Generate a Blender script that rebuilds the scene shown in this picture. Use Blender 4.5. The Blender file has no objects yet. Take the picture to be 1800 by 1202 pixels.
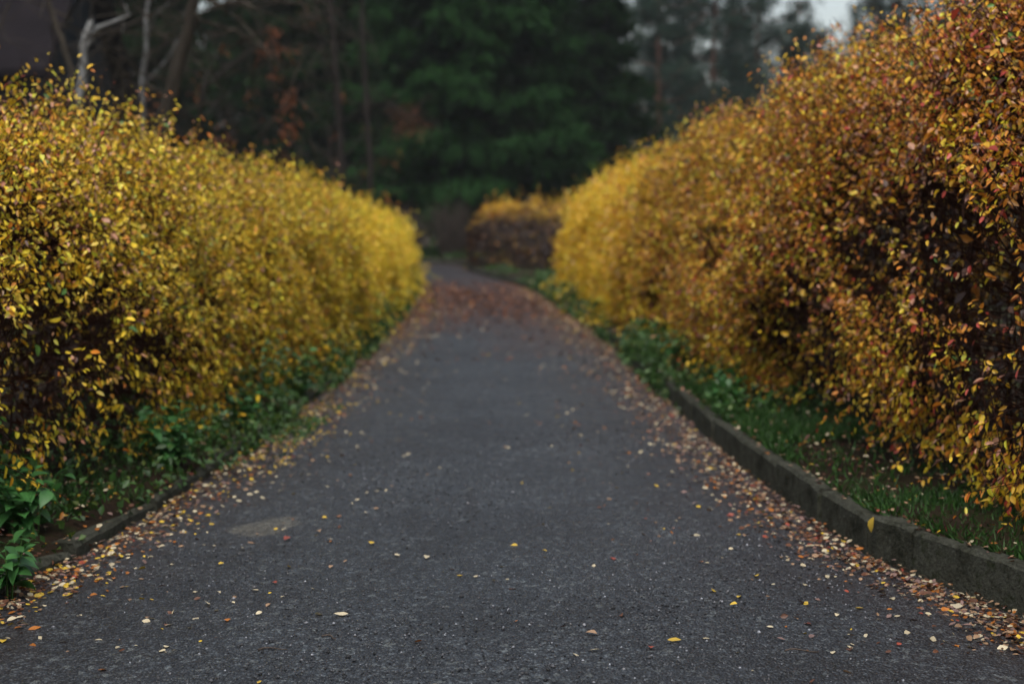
import bpy, bmesh, math, random
import numpy as np
from mathutils import Vector, Matrix

# ------------------------------------------------------------------ camera, sky, sun, exposure
scene = bpy.context.scene
C = scene.collection
R = math.radians
cam_d = bpy.data.cameras.new('camera')
cam = bpy.data.objects.new('camera', cam_d)
C.objects.link(cam)
cam.location = (0, 0, 1.3)
cam.rotation_euler = (R(90 - 4.14), 0, 0)
cam_d.lens = 50
cam_d.sensor_width = 36
cam_d.clip_end = 2000
cam_d.dof.use_dof = True
cam_d.dof.focus_distance = 4.7
cam_d.dof.aperture_fstop = 1.8
cam_d.dof.aperture_blades = 9
scene.camera = cam

world = bpy.data.worlds.new('World')
scene.world = world
world.use_nodes = True
nt = world.node_tree
nt.nodes.clear()
sky = nt.nodes.new('ShaderNodeTexSky')
sky.sky_type = 'NISHITA'
sky.sun_disc = False
SUN_EL, SUN_ROT = R(65), R(184)
sky.sun_elevation = SUN_EL
sky.sun_rotation = SUN_ROT
sky.air_density = 1.5
sky.dust_density = 4.0
hs = nt.nodes.new('ShaderNodeHueSaturation')
hs.inputs['Saturation'].default_value = 0.58
bg = nt.nodes.new('ShaderNodeBackground')
bg.inputs['Strength'].default_value = 0.10
wo = nt.nodes.new('ShaderNodeOutputWorld')
nt.links.new(sky.outputs[0], hs.inputs['Color'])
nt.links.new(hs.outputs[0], bg.inputs['Color'])
nt.links.new(bg.outputs[0], wo.inputs['Surface'])

sun_d = bpy.data.lights.new('sun', 'SUN')
sun_d.energy = 1.3
sun_d.angle = R(40)
sun_d.color = (1.0, 0.98, 0.95)
sun = bpy.data.objects.new('sun', sun_d)
C.objects.link(sun)
sun.rotation_euler = (R(90) - SUN_EL, 0, R(180) - SUN_ROT)

scene.view_settings.view_transform = 'Standard'
scene.view_settings.look = 'None'
scene.view_settings.gamma = 1
scene.view_settings.use_curve_mapping = False
scene.view_settings.exposure = 1.0
cy = scene.cycles
cy.max_bounces = 6
cy.diffuse_bounces = 3
cy.glossy_bounces = 2
cy.transmission_bounces = 3
cy.volume_bounces = 1
cy.use_denoising = True

rng = np.random.default_rng(7)
rnd = random.Random(11)

# ------------------------------------------------------------------ helpers
def tag(o, label=None, cat=None, group=None, kind=None):
    if label: o['label'] = label
    if cat: o['category'] = cat
    if group: o['group'] = group
    if kind: o['kind'] = kind
    return o

def empty(name, loc=(0, 0, 0), rz=0):
    o = bpy.data.objects.new(name, None)
    C.objects.link(o)
    o.location = loc
    o.rotation_euler = (0, 0, rz)
    o.empty_display_size = 0.1
    return o

def mesh_np(name, verts, faces, mat=None, colours=None, smooth=False):
    """faces: int array (n,3) or (n,4) or a list of such arrays."""
    me = bpy.data.meshes.new(name)
    verts = np.asarray(verts, dtype=np.float32).reshape(-1, 3)
    if not isinstance(faces, (list, tuple)):
        faces = [faces]
    faces = [np.asarray(f, dtype=np.int32) for f in faces if len(f)]
    loops = np.concatenate([f.ravel() for f in faces]) if faces else np.zeros(0, np.int32)
    sizes = np.concatenate([np.full(len(f), f.shape[1], np.int32) for f in faces]) if faces else np.zeros(0, np.int32)
    starts = np.concatenate([[0], np.cumsum(sizes)[:-1]]).astype(np.int32) if len(sizes) else np.zeros(0, np.int32)
    me.vertices.add(len(verts))
    me.vertices.foreach_set('co', verts.ravel())
    me.loops.add(len(loops))
    me.loops.foreach_set('vertex_index', loops)
    me.polygons.add(len(sizes))
    me.polygons.foreach_set('loop_start', starts)
    me.polygons.foreach_set('loop_total', sizes)
    if smooth:
        me.polygons.foreach_set('use_smooth', np.ones(len(sizes), bool))
    me.update(calc_edges=True)
    if colours is not None:
        a = me.color_attributes.new('tint', 'FLOAT_COLOR', 'POINT')
        c = np.ones((len(verts), 4), np.float32)
        c[:, :3] = colours
        a.data.foreach_set('color', c.ravel())
    if mat:
        me.materials.append(mat)
    return me

def link(name, me, parent=None, loc=None):
    o = bpy.data.objects.new(name, me)
    C.objects.link(o)
    if parent is not None: o.parent = parent
    if loc is not None: o.location = loc
    return o

def unit(v):
    return v / np.maximum(np.linalg.norm(v, axis=-1, keepdims=True), 1e-9)

def G(y):
    """gentle rise of the ground away from the camera"""
    y = np.asarray(y, float)
    a = np.clip(y - 8, 0, 52)
    return 0.00022 * a * a + np.clip(y - 60, 0, 400) * 0.012

class SinNoise:
    def __init__(self, seed, n=14, f=1.0):
        r = np.random.default_rng(seed)
        self.k = r.normal(0, f, (n, 3)); self.p = r.uniform(0, 6.28, n)
    def __call__(self, P):
        return np.sin(P @ self.k.T + self.p).sum(1) / math.sqrt(len(self.p) / 2)

class Tubes:
    """collects tapered tubes; builds one mesh"""
    def __init__(self): self.v = []; self.f = []; self.n = 0
    def add(self, pts, radii, sides=6, cap=True):
        pts = np.asarray(pts, float); m = len(pts)
        t = unit(np.gradient(pts, axis=0))
        ref = np.array([0, 0, 1.0]) if abs(t[0, 2]) < 0.9 else np.array([1.0, 0, 0])
        a = unit(np.cross(t, ref)); b = np.cross(t, a)
        ang = np.arange(sides) * 2 * math.pi / sides
        r = np.asarray(radii, float).reshape(-1, 1, 1)
        ring = pts[:, None] + r * (a[:, None] * np.cos(ang)[None, :, None] + b[:, None] * np.sin(ang)[None, :, None])
        self.v.append(ring.reshape(-1, 3))
        i = np.arange(m - 1)[:, None] * sides; k = np.arange(sides)[None]; k2 = (k + 1) % sides
        q = np.stack([i + k, i + k2, i + sides + k2, i + sides + k], -1).reshape(-1, 4) + self.n
        self.f.append(q); self.n += m * sides
        if cap:
            self.v.append(pts[-1:] + t[-1:] * radii[-1] * 0.6)
            base = self.n - sides
            for s in range(sides):
                self.f.append(np.array([[base + s, base + (s + 1) % sides, self.n, self.n]]))
            self.n += 1
    def build(self, name, mat, parent=None, smooth=True):
        F = np.concatenate(self.f)
        tri = F[:, 2] == F[:, 3]
        me = mesh_np(name, np.concatenate(self.v), [F[~tri], F[tri][:, :3]], mat, smooth=smooth)
        return link(name, me, parent)

def fine_tubes(P0, P1, P2, r0, r2):
    """many 3-sided twigs at once, each bent through three points; returns verts, quads"""
    n = len(P0)
    V = []
    for P, r, t in ((P0, r0, P1 - P0), (P1, (r0 + r2) / 2, P2 - P0), (P2, r2, P2 - P1)):
        t = unit(t)
        a = unit(np.cross(t, np.array([0.31, 0.92, 0.24]))); b = np.cross(t, a)
        for k in range(3):
            an = k * 2.0944
            V.append(P + (a * math.cos(an) + b * math.sin(an)) * np.asarray(r).reshape(-1, 1))
    V = np.stack(V, 1).reshape(-1, 3)
    base = np.arange(n)[:, None, None] * 9
    q = []
    for s in range(2):
        for k in range(3):
            q.append([s * 3 + k, s * 3 + (k + 1) % 3, s * 3 + 3 + (k + 1) % 3, s * 3 + 3 + k])
    return V, (base + np.array(q)[None]).reshape(-1, 4)

def leaves_np(P, D, N, L, W, col, rich=False, fold=0.25, curl=0.12):
    """leaf-shaped faces. P base, D direction, N normal, L length, W width."""
    D = unit(D); S = unit(np.cross(D, N)); N = np.cross(S, D)
    L = L[:, None]; W = W[:, None]
    n = len(P)
    tip = P + D * L - N * L * curl
    if rich:
        f = fold
        l1 = P + D * L * .28 + S * W * .42 + N * W * f * .6
        l2 = P + D * L * .66 + S * W * .40 + N * W * f * .5 - N * L * curl * .4
        r1 = P + D * L * .28 - S * W * .42 + N * W * f * .6
        r2 = P + D * L * .66 - S * W * .40 + N * W * f * .5 - N * L * curl * .4
        V = np.stack([P, r1, r2, tip, l2, l1], 1).reshape(-1, 3)
        b = np.arange(n)[:, None] * 6
        F = np.concatenate([b + np.array([[0, 1, 2, 3]]), b + np.array([[0, 3, 4, 5]])])
        return V, F, np.repeat(col, 6, 0)
    l = P + D * L * .45 + S * W * .5 + N * W * fold
    r = P + D * L * .45 - S * W * .5 + N * W * fold
    V = np.stack([P, r, tip, l], 1).reshape(-1, 3)
    b = np.arange(n)[:, None] * 4
    F = np.concatenate([b + np.array([[0, 1, 2]]), b + np.array([[0, 2, 3]])])
    return V, F, np.repeat(col, 4, 0)

class Soup:
    """joins vertex / face / colour chunks of one kind of face"""
    def __init__(self): self.v = []; self.f = {}; self.c = []; self.n = 0
    def add(self, V, F, col):
        self.v.append(V); self.c.append(col)
        self.f.setdefault(F.shape[1], []).append(F + self.n); self.n += len(V)
    def mesh(self, name, mat, smooth=False):
        return mesh_np(name, np.concatenate(self.v), [np.concatenate(x) for x in self.f.values()], mat, np.concatenate(self.c), smooth)

# ------------------------------------------------------------------ materials
def new_mat(name):
    m = bpy.data.materials.new(name); m.use_nodes = True
    t = m.node_tree; t.nodes.clear()
    out = t.nodes.new('ShaderNodeOutputMaterial')
    return m, t, out

def N_(t, typ, **kw):
    n = t.nodes.new(typ)
    for k, v in kw.items():
        if k in n.inputs: n.inputs[k].default_value = v
        else: setattr(n, k, v)
    return n

def ramp(t, fac, stops, mode='LINEAR'):
    r = t.nodes.new('ShaderNodeValToRGB'); r.color_ramp.interpolation = mode
    e = r.color_ramp.elements
    while len(e) < len(stops): e.new(0.5)
    for el, (p, c) in zip(e, stops):
        el.position = p; el.color = (*c, 1) if len(c) == 3 else c
    t.links.new(fac, r.inputs[0])
    return r.outputs[0]

def mixc(t, fac, a, b, blend='MIX'):
    m = t.nodes.new('ShaderNodeMix'); m.data_type = 'RGBA'; m.blend_type = blend
    for s, v in ((m.inputs[0], fac), (m.inputs[6], a), (m.inputs[7], b)):
        if hasattr(v, 'is_output'): t.links.new(v, s)
        elif isinstance(v, (int, float)): s.default_value = v
        else: s.default_value = (*v, 1)
    return m.outputs[2]

def leaf_mat(name, colour=None, rough=0.5, trans=0.35, spec=0.4, var=0.25):
    m, t, out = new_mat(name)
    if colour is None:
        a = N_(t, 'ShaderNodeAttribute', attribute_name='tint'); col = a.outputs['Color']
    else:
        oi = N_(t, 'ShaderNodeObjectInfo')
        col = ramp(t, oi.outputs['Random'], [(0, tuple(c * (1 - var) for c in colour)), (1, tuple(min(1, c * (1 + var)) for c in colour))])
    tc = N_(t, 'ShaderNodeTexCoord')
    nz = N_(t, 'ShaderNodeTexNoise', Scale=90.0, Detail=3.0)
    t.links.new(tc.outputs['Object'], nz.inputs['Vector'])
    blot = ramp(t, nz.outputs['Fac'], [(0.35, (0.72, 0.66, 0.6)), (0.55, (1, 1, 1))])
    col = mixc(t, 1.0, col, blot, 'MULTIPLY')
    p = N_(t, 'ShaderNodeBsdfPrincipled', Roughness=rough)
    p.inputs['Specular IOR Level'].default_value = spec
    t.links.new(col, p.inputs['Base Color'])
    tr = N_(t, 'ShaderNodeBsdfTranslucent')
    t.links.new(col, tr.inputs['Color'])
    mx = N_(t, 'ShaderNodeMixShader'); mx.inputs[0].default_value = trans
    t.links.new(p.outputs[0], mx.inputs[1]); t.links.new(tr.outputs[0], mx.inputs[2])
    t.links.new(mx.outputs[0], out.inputs['Surface'])
    return m

def bark_mat(name, c0, c1, scale=6.0, zs=0.25, bump=0.4, rough=0.85):
    m, t, out = new_mat(name)
    tc = N_(t, 'ShaderNodeTexCoord')
    mp = N_(t, 'ShaderNodeMapping'); mp.inputs['Scale'].default_value = (1, 1, zs)
    t.links.new(tc.outputs['Object'], mp.inputs['Vector'])
    nz = N_(t, 'ShaderNodeTexNoise', Scale=scale, Detail=6.0, Roughness=0.65)
    t.links.new(mp.outputs[0], nz.inputs['Vector'])
    col = ramp(t, nz.outputs['Fac'], [(0.35, c0), (0.65, c1)])
    p = N_(t, 'ShaderNodeBsdfPrincipled', Roughness=rough)
    p.inputs['Specular IOR Level'].default_value = 0.06
    t.links.new(col, p.inputs['Base Color'])
    b = N_(t, 'ShaderNodeBump', Strength=bump, Distance=0.02)
    t.links.new(nz.outputs['Fac'], b.inputs['Height']); t.links.new(b.outputs[0], p.inputs['Normal'])
    t.links.new(p.outputs[0], out.inputs['Surface'])
    return m

M = {}
M['hedge_leaf'] = leaf_mat('hedge_leaf', rough=0.36, trans=0.35, spec=0.5)
M['litter'] = leaf_mat('litter_leaf', rough=0.6, trans=0.1, spec=0.2)
M['green'] = leaf_mat('green_leaf', rough=0.5, trans=0.3)
M['needle'] = leaf_mat('needle', rough=0.7, trans=0.12, spec=0.06)
M['twig'] = bark_mat('twig_bark', (0.016, 0.007, 0.005), (0.045, 0.019, 0.013), 12)
M['dark_bark'] = bark_mat('dark_bark', (0.010, 0.008, 0.007), (0.03, 0.024, 0.021))
M['brown_bark'] = bark_mat('brown_bark', (0.018, 0.015, 0.012), (0.055, 0.046, 0.036))
M['pale_bark'] = bark_mat('pale_bark', (0.08, 0.077, 0.07), (0.27, 0.27, 0.265), 5, 0.9)
M['grey_bark'] = bark_mat('grey_bark', (0.03, 0.03, 0.028), (0.17, 0.17, 0.168), 6, 0.7)
M['pine_bark'] = bark_mat('pine_bark', (0.07, 0.035, 0.025), (0.2, 0.1, 0.07))
M['dry_stem'] = bark_mat('dry_stem', (0.04, 0.031, 0.026), (0.09, 0.07, 0.058), 10)

def asphalt_mat():
    m, t, out = new_mat('asphalt')
    tc = N_(t, 'ShaderNodeTexCoord')
    big = N_(t, 'ShaderNodeTexNoise', Scale=0.55, Detail=5.0, Roughness=0.6)
    mid = N_(t, 'ShaderNodeTexNoise', Scale=5.0, Detail=5.0, Roughness=0.65)
    vor = N_(t, 'ShaderNodeTexVoronoi', Scale=95.0)
    vor2 = N_(t, 'ShaderNodeTexVoronoi', Scale=48.0)
    for n in (big, mid, vor, vor2): t.links.new(tc.outputs['Object'], n.inputs['Vector'])
    chip = ramp(t, vor.outputs['Color'], [(0.2, (0.003, 0.0034, 0.005)), (0.5, (0.010, 0.011, 0.0145)), (0.72, (0.026, 0.028, 0.035)), (0.9, (0.11, 0.112, 0.122))])
    chip2 = ramp(t, vor2.outputs['Color'], [(0.2, (0.004, 0.0044, 0.006)), (0.55, (0.013, 0.014, 0.018)), (0.8, (0.03, 0.032, 0.039)), (0.92, (0.13, 0.125, 0.12))])
    col = mixc(t, 0.5, chip, chip2)
    gap = ramp(t, vor.outputs['Distance'], [(0.35, (1, 1, 1)), (0.75, (0.45, 0.45, 0.45))])
    col = mixc(t, 1.0, col, gap, 'MULTIPLY')
    col = mixc(t, 1.0, col, ramp(t, big.outputs['Fac'], [(0.3, (0.88, 1.04, 1.07)), (0.7, (1.36, 1.56, 1.57))]), 'MULTIPLY')
    col = mixc(t, 1.0, col, ramp(t, mid.outputs['Fac'], [(0.3, (0.8, 0.8, 0.8)), (0.7, (1.15, 1.15, 1.15))]), 'MULTIPLY')
    # fine cracks, breaking up across the path
    wob = N_(t, 'ShaderNodeTexNoise', Scale=2.2, Detail=4.0); t.links.new(tc.outputs['Object'], wob.inputs['Vector'])
    vadd = N_(t, 'ShaderNodeMixRGB'); vadd.inputs[0].default_value = 0.16; t.links.new(tc.outputs['Object'], vadd.inputs[1]); t.links.new(wob.outputs['Color'], vadd.inputs[2])
    ck = N_(t, 'ShaderNodeTexVoronoi', Scale=0.42, feature='DISTANCE_TO_EDGE'); t.links.new(vadd.outputs[0], ck.inputs['Vector'])
    ckf = ramp(t, ck.outputs['Distance'], [(0.0, (1, 1, 1)), (0.006, (0.75, 0.75, 0.75)), (0.012, (0, 0, 0))])
    ckm = mixc(t, 1.0, ckf, ramp(t, big.outputs['Fac'], [(0.46, (0, 0, 0)), (0.58, (0.75, 0.75, 0.75))]), 'MULTIPLY')
    col = mixc(t, ckm, col, (0.004, 0.004, 0.005))
    # damp darker stains
    dmp = N_(t, 'ShaderNodeTexNoise', Scale=0.9, Detail=7.0, Roughness=0.62); t.links.new(tc.outputs['Object'], dmp.inputs['Vector'])
    col = mixc(t, 1.0, col, ramp(t, dmp.outputs['Fac'], [(0.36, (0.6, 0.6, 0.63)), (0.5, (1, 1, 1)), (0.66, (1.18, 1.18, 1.18))]), 'MULTIPLY')
    # old pale cement stain near the left kerb
    sx = N_(t, 'ShaderNodeSeparateXYZ'); nzs = N_(t, 'ShaderNodeTexNoise', Scale=7.0, Detail=6.0, Roughness=0.65); t.links.new(tc.outputs['Object'], nzs.inputs['Vector'])
    mp = N_(t, 'ShaderNodeMapping', vector_type='TEXTURE'); mp.inputs['Location'].default_value = (-1.12, 6.38, 0); mp.inputs['Rotation'].default_value = (0, 0, R(-22)); mp.inputs['Scale'].default_value = (0.15, 0.27, 1)
    t.links.new(tc.outputs['Object'], mp.inputs['Vector'])
    fl = N_(t, 'ShaderNodeVectorMath', operation='MULTIPLY'); fl.inputs[1].default_value = (1, 1, 0); t.links.new(mp.outputs[0], fl.inputs[0])
    ln = N_(t, 'ShaderNodeVectorMath', operation='LENGTH'); t.links.new(fl.outputs[0], ln.inputs[0])
    am = N_(t, 'ShaderNodeMath', operation='MULTIPLY_ADD'); t.links.new(nzs.outputs['Fac'], am.inputs[0]); am.inputs[1].default_value = 1.5; t.links.new(ln.outputs['Value'], am.inputs[2])
    st = ramp(t, am.outputs[0], [(0.0, (1, 1, 1)), (0.8, (0.8, 0.8, 0.8)), (0.98, (0, 0, 0))])
    hm = N_(t, 'ShaderNodeMath', operation='MULTIPLY'); hm.inputs[1].default_value = 0.6; t.links.new(am.outputs[0], hm.inputs[0])
    st = ramp(t, hm.outputs[0], [(0.0, (0.85, 0.85, 0.85)), (0.86, (0.75, 0.75, 0.75)), (1.0, (0, 0, 0))])
    stm = N_(t, 'ShaderNodeMath', operation='MULTIPLY'); stm.inputs[1].default_value = 0.85; t.links.new(st, stm.inputs[0])
    col = mixc(t, stm.outputs[0], col, mixc(t, 1.0, (0.088, 0.084, 0.068), ramp(t, vor2.outputs['Color'], [(0.2, (0.55, 0.55, 0.55)), (0.8, (1.3, 1.3, 1.3))]), 'MULTIPLY'))
    # brown leaf dust trodden into the far stretch and the edges
    a = N_(t, 'ShaderNodeAttribute', attribute_name='tint')
    sep = N_(t, 'ShaderNodeSeparateColor'); t.links.new(a.outputs['Color'], sep.inputs[0])
    nz2 = N_(t, 'ShaderNodeTexNoise', Scale=1.6, Detail=6.0, Roughness=0.7); t.links.new(tc.outputs['Object'], nz2.inputs['Vector'])
    mul = N_(t, 'ShaderNodeMath', operation='MULTIPLY'); t.links.new(sep.outputs[0], mul.inputs[0])
    t.links.new(ramp(t, nz2.outputs['Fac'], [(0.3, (0.2, 0.2, 0.2)), (0.62, (1, 1, 1))]), mul.inputs[1])
    col = mixc(t, mul.outputs[0], col, (0.034, 0.0125, 0.006))
    p = N_(t, 'ShaderNodeBsdfPrincipled')
    t.links.new(col, p.inputs['Base Color'])
    t.links.new(ramp(t, mid.outputs['Fac'], [(0.3, (0.40, 0.40, 0.40)), (0.7, (0.56, 0.56, 0.56))]), p.inputs['Roughness'])
    p.inputs['Specular IOR Level'].default_value = 0.4
    b1 = N_(t, 'ShaderNodeBump', Strength=1.0, Distance=0.009, invert=True); t.links.new(vor.outputs['Distance'], b1.inputs['Height'])
    b2 = N_(t, 'ShaderNodeBump', Strength=0.4, Distance=0.02); t.links.new(mid.outputs['Fac'], b2.inputs['Height'])
    t.links.new(b1.outputs[0], b2.inputs['Normal']); t.links.new(b2.outputs[0], p.inputs['Normal'])
    t.links.new(p.outputs[0], out.inputs['Surface'])
    return m
M['asphalt'] = asphalt_mat()

def ground_mat(name, stops, scale, bump=0.6, fine=40.0):
    m, t, out = new_mat(name)
    tc = N_(t, 'ShaderNodeTexCoord')
    a = N_(t, 'ShaderNodeTexNoise', Scale=scale, Detail=8.0, Roughness=0.7)
    b = N_(t, 'ShaderNodeTexNoise', Scale=fine, Detail=4.0, Roughness=0.7)
    for n in (a, b): t.links.new(tc.outputs['Object'], n.inputs['Vector'])
    col = ramp(t, a.outputs['Fac'], stops)
    col = mixc(t, 1.0, col, ramp(t, b.outputs['Fac'], [(0.3, (0.6, 0.6, 0.6)), (0.7, (1.3, 1.3, 1.3))]), 'MULTIPLY')
    p = N_(t, 'ShaderNodeBsdfPrincipled', Roughness=0.9)
    p.inputs['Specular IOR Level'].default_value = 0.05
    t.links.new(col, p.inputs['Base Color'])
    bp = N_(t, 'ShaderNodeBump', Strength=bump, Distance=0.03); t.links.new(b.outputs['Fac'], bp.inputs['Height'])
    t.links.new(bp.outputs[0], p.inputs['Normal']); t.links.new(p.outputs[0], out.inputs['Surface'])
    return m
M['soil'] = ground_mat('soil', [(0.3, (0.008, 0.006, 0.004)), (0.5, (0.02, 0.013, 0.008)), (0.62, (0.014, 0.022, 0.006)), (0.8, (0.028, 0.018, 0.01))], 1.3)
M['woodfloor'] = ground_mat('wood_floor', [(0.3, (0.01, 0.009, 0.005)), (0.55, (0.025, 0.018, 0.01)), (0.75, (0.018, 0.028, 0.008))], 0.25)
M['kerb'] = ground_mat('kerb_concrete', [(0.3, (0.012, 0.013, 0.009)), (0.44, (0.04, 0.041, 0.03)), (0.56, (0.062, 0.063, 0.05)), (0.64, (0.03, 0.034, 0.02)), (0.78, (0.018, 0.032, 0.008))], 7.0, 0.8, 60.0)
M['patch'] = ground_mat('old_concrete', [(0.3, (0.045, 0.043, 0.034)), (0.7, (0.095, 0.09, 0.072))], 5.0, 0.4, 120.0)
M['roof'] = ground_mat('roof_sheet', [(0.3, (0.006, 0.005, 0.006)), (0.7, (0.014, 0.011, 0.013))], 2.0, 0.3)
M['wall'] = ground_mat('house_wall', [(0.3, (0.012, 0.014, 0.017)), (0.7, (0.02, 0.023, 0.026))], 1.5, 0.3)
M['frame'] = ground_mat('window_frame', [(0.3, (0.22, 0.22, 0.21)), (0.7, (0.3, 0.3, 0.29))], 3.0, 0.1)
gm, gt, go = new_mat('window_glass')
gp = N_(gt, 'ShaderNodeBsdfPrincipled', Roughness=0.08); gp.inputs['Base Color'].default_value = (0.012, 0.014, 0.016, 1)
gt.links.new(gp.outputs[0], go.inputs['Surface'])
M['glass'] = gm

# ------------------------------------------------------------------ the path and its edges (x, y in metres, camera at the origin looking along +y)
RIGHT = np.array([(2.6, 1.0), (2.15, 3.4), (1.77, 4.92), (1.57, 5.53), (1.47, 5.95), (1.42, 6.5), (1.37, 7.35), (1.30, 9.3), (1.25, 13), (1.22, 17.5), (1.06, 22.5), (0.72, 30), (0.05, 36), (-0.75, 41), (-1.3, 45), (-1.75, 50), (-2.5, 52), (-4.2, 52.7), (-10, 53.2), (-45, 54.5)])
LEFT = np.array([(-2.6, 1.0), (-2.25, 3.4), (-1.95, 4.9), (-1.86, 5.46), (-1.76, 6.2), (-1.71, 7.2), (-1.67, 8.8), (-1.62, 12), (-1.67, 16.2), (-1.92, 26), (-2.35, 35.5), (-3.2, 40.5), (-5.0, 44), (-10, 46), (-25, 47), (-45, 47.6)])

def resample(P, step):
    P = np.asarray(P, float)
    # smooth through Catmull-Rom, then even steps
    Q = []
    for i in range(len(P) - 1):
        p0, p1, p2, p3 = P[max(i - 1, 0)], P[i], P[i + 1], P[min(i + 2, len(P) - 1)]
        for t in np.linspace(0, 1, 12, endpoint=False):
            Q.append(0.5 * (2 * p1 + (p2 - p0) * t + (2 * p0 - 5 * p1 + 4 * p2 - p3) * t * t + (3 * p1 - p0 - 3 * p2 + p3) * t ** 3))
    Q.append(P[-1]); Q = np.array(Q)
    s = np.concatenate([[0], np.cumsum(np.linalg.norm(np.diff(Q, axis=0), axis=1))])
    n = max(2, int(round(s[-1] / step)) + 1)
    u = np.linspace(0, s[-1], n)
    return np.stack([np.interp(u, s, Q[:, 0]), np.interp(u, s, Q[:, 1])], 1)

Rl, Ll = resample(RIGHT, 0.3), resample(LEFT, 0.3)
def x_right(y): return np.interp(y, RIGHT[:14, 1], RIGHT[:14, 0])
def x_left(y): return np.interp(y, LEFT[:12, 1], LEFT[:12, 0])

# the ground: one sheet to the horizon, under everything
gx = np.concatenate([-np.geomspace(900, 4, 24), np.linspace(-3, 3, 5), np.geomspace(4, 900, 24)])
gy = np.concatenate([[-900, -300, -80, -20], np.arange(-4, 62, 2.0), np.geomspace(64, 1200, 22)])
XX, YY = np.meshgrid(gx, gy)
ZZ = np.where(YY > -3, G(np.minimum(YY, 300)), 0) - 0.07
V = np.stack([XX, YY, ZZ], -1).reshape(-1, 3)
nx = len(gx)
ii = (np.arange(len(gy) - 1)[:, None] * nx + np.arange(nx - 1)[None]).ravel()
tag(link('ground', mesh_np('ground', V, np.stack([ii, ii + 1, ii + nx + 1, ii + nx], 1), M['woodfloor'], smooth=True)), kind='structure')

# asphalt path
def path_mesh():
    n = 190
    def at(P, n):
        Q = resample(P, 0.1)
        # spacing denser near the camera
        u = np.linspace(0, 1, n) ** 1.25 * (len(Q) - 1)
        return np.stack([np.interp(u, np.arange(len(Q)), Q[:, k]) for k in (0, 1)], 1)
    L, Rr = at(np.vstack([[(-3.2, -8)], LEFT]), n), at(np.vstack([[(3.2, -8)], RIGHT]), n)
    k = np.linspace(-0.012, 1.012, 15)
    P = L[:, None] * (1 - k)[None, :, None] + Rr[:, None] * k[None, :, None]
    crown = 0.03 * (1 - (2 * k - 1) ** 2) - 0.02
    nz = SinNoise(3, f=1.1)
    flat = np.concatenate([P.reshape(-1, 2), np.zeros((P[..., 0].size, 1))], 1)
    Z = G(P[..., 1]) + crown[None] + nz(flat).reshape(P.shape[:2]) * 0.004
    V = np.concatenate([P, Z[..., None]], -1).reshape(-1, 3)
    m = len(k)
    i = (np.arange(n - 1)[:, None] * m + np.arange(m - 1)[None]).ravel()
    # where trodden leaves brown the surface: the stretch under the trees and along the edges
    y = V[:, 1]; kk = np.tile(k, n)
    far = np.clip((y - 15.5 + 2.5 * nz(np.stack([V[:, 0] * 0.8, y * 0.35, 0 * y], 1)) + (V[:, 0] + 0.3) * -1.6) / 8, 0, 1) * np.clip((40 - y) / 7, 0, 1)
    far2 = np.clip((y - 36) / 3, 0, 1) * 0.35
    edge = np.exp(-np.minimum(kk, 1 - kk) * 9) * 0.45
    br = np.clip(far * 1.0 + far2 + edge, 0, 1)
    col = np.stack([br, br, br], 1)
    return mesh_np('path', V, np.stack([i, i + 1, i + m + 1, i + m], 1), M['asphalt'], col, smooth=True)
tag(link('path', path_mesh()), kind='structure')

def path_z(x, y):
    xl, xr = x_left(y), x_right(y)
    k = np.clip((x - xl) / (xr - xl), 0, 1)
    return G(y) + 0.03 * (1 - (2 * k - 1) ** 2) - 0.02

# planting beds behind the kerbs
BED = 0.085
def bed(P, outer, name, h):
    P = resample(P, 0.35); O = resample(outer, 1.0)
    s = np.linspace(0, 1, len(P)); so = np.linspace(0, 1, len(O))
    Q = np.stack([np.interp(s, so, O[:, k]) for k in (0, 1)], 1)
    d = np.linalg.norm(Q - P, axis=1, keepdims=True); dirn = (Q - P) / d
    offs = [0.045, 0.13, 0.3, 0.5, 0.8, 1.2, 1.7, 2.4, 3.5, 5, 8, 14]
    rows = [P + dirn * o for o in offs] + [Q]
    A = np.stack(rows, 1)
    nz = SinNoise(5, f=1.6)
    flat = np.concatenate([A.reshape(-1, 2), np.zeros((A[..., 0].size, 1))], 1)
    Z = G(A[..., 1]) + h + nz(flat).reshape(A.shape[:2]) * 0.022 + np.array([-0.02, 0.022] + [0.03] * (len(rows) - 2))[None]
    Z[:, -1] = G(A[:, -1, 1]) - 0.06
    V = np.concatenate([A, Z[..., None]], -1).reshape(-1, 3); m = len(rows); n = len(P)
    i = (np.arange(n - 1)[:, None] * m + np.arange(m - 1)[None]).ravel()
    return tag(link(name, mesh_np(name, V, np.stack([i, i + 1, i + m + 1, i + m], 1), M['soil'], smooth=True)), kind='structure')
bed(RIGHT[:-1], [(30, 0), (30, 15), (30, 32), (30, 50), (20, 66), (5, 68), (-10, 66)], 'soil_bed', 0.125)
bed(LEFT[:-1], [(-30, 0), (-30, 15), (-30, 30), (-30, 38), (-29, 40), (-28, 42)], 'soil_bed', BED - 0.035)

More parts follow.
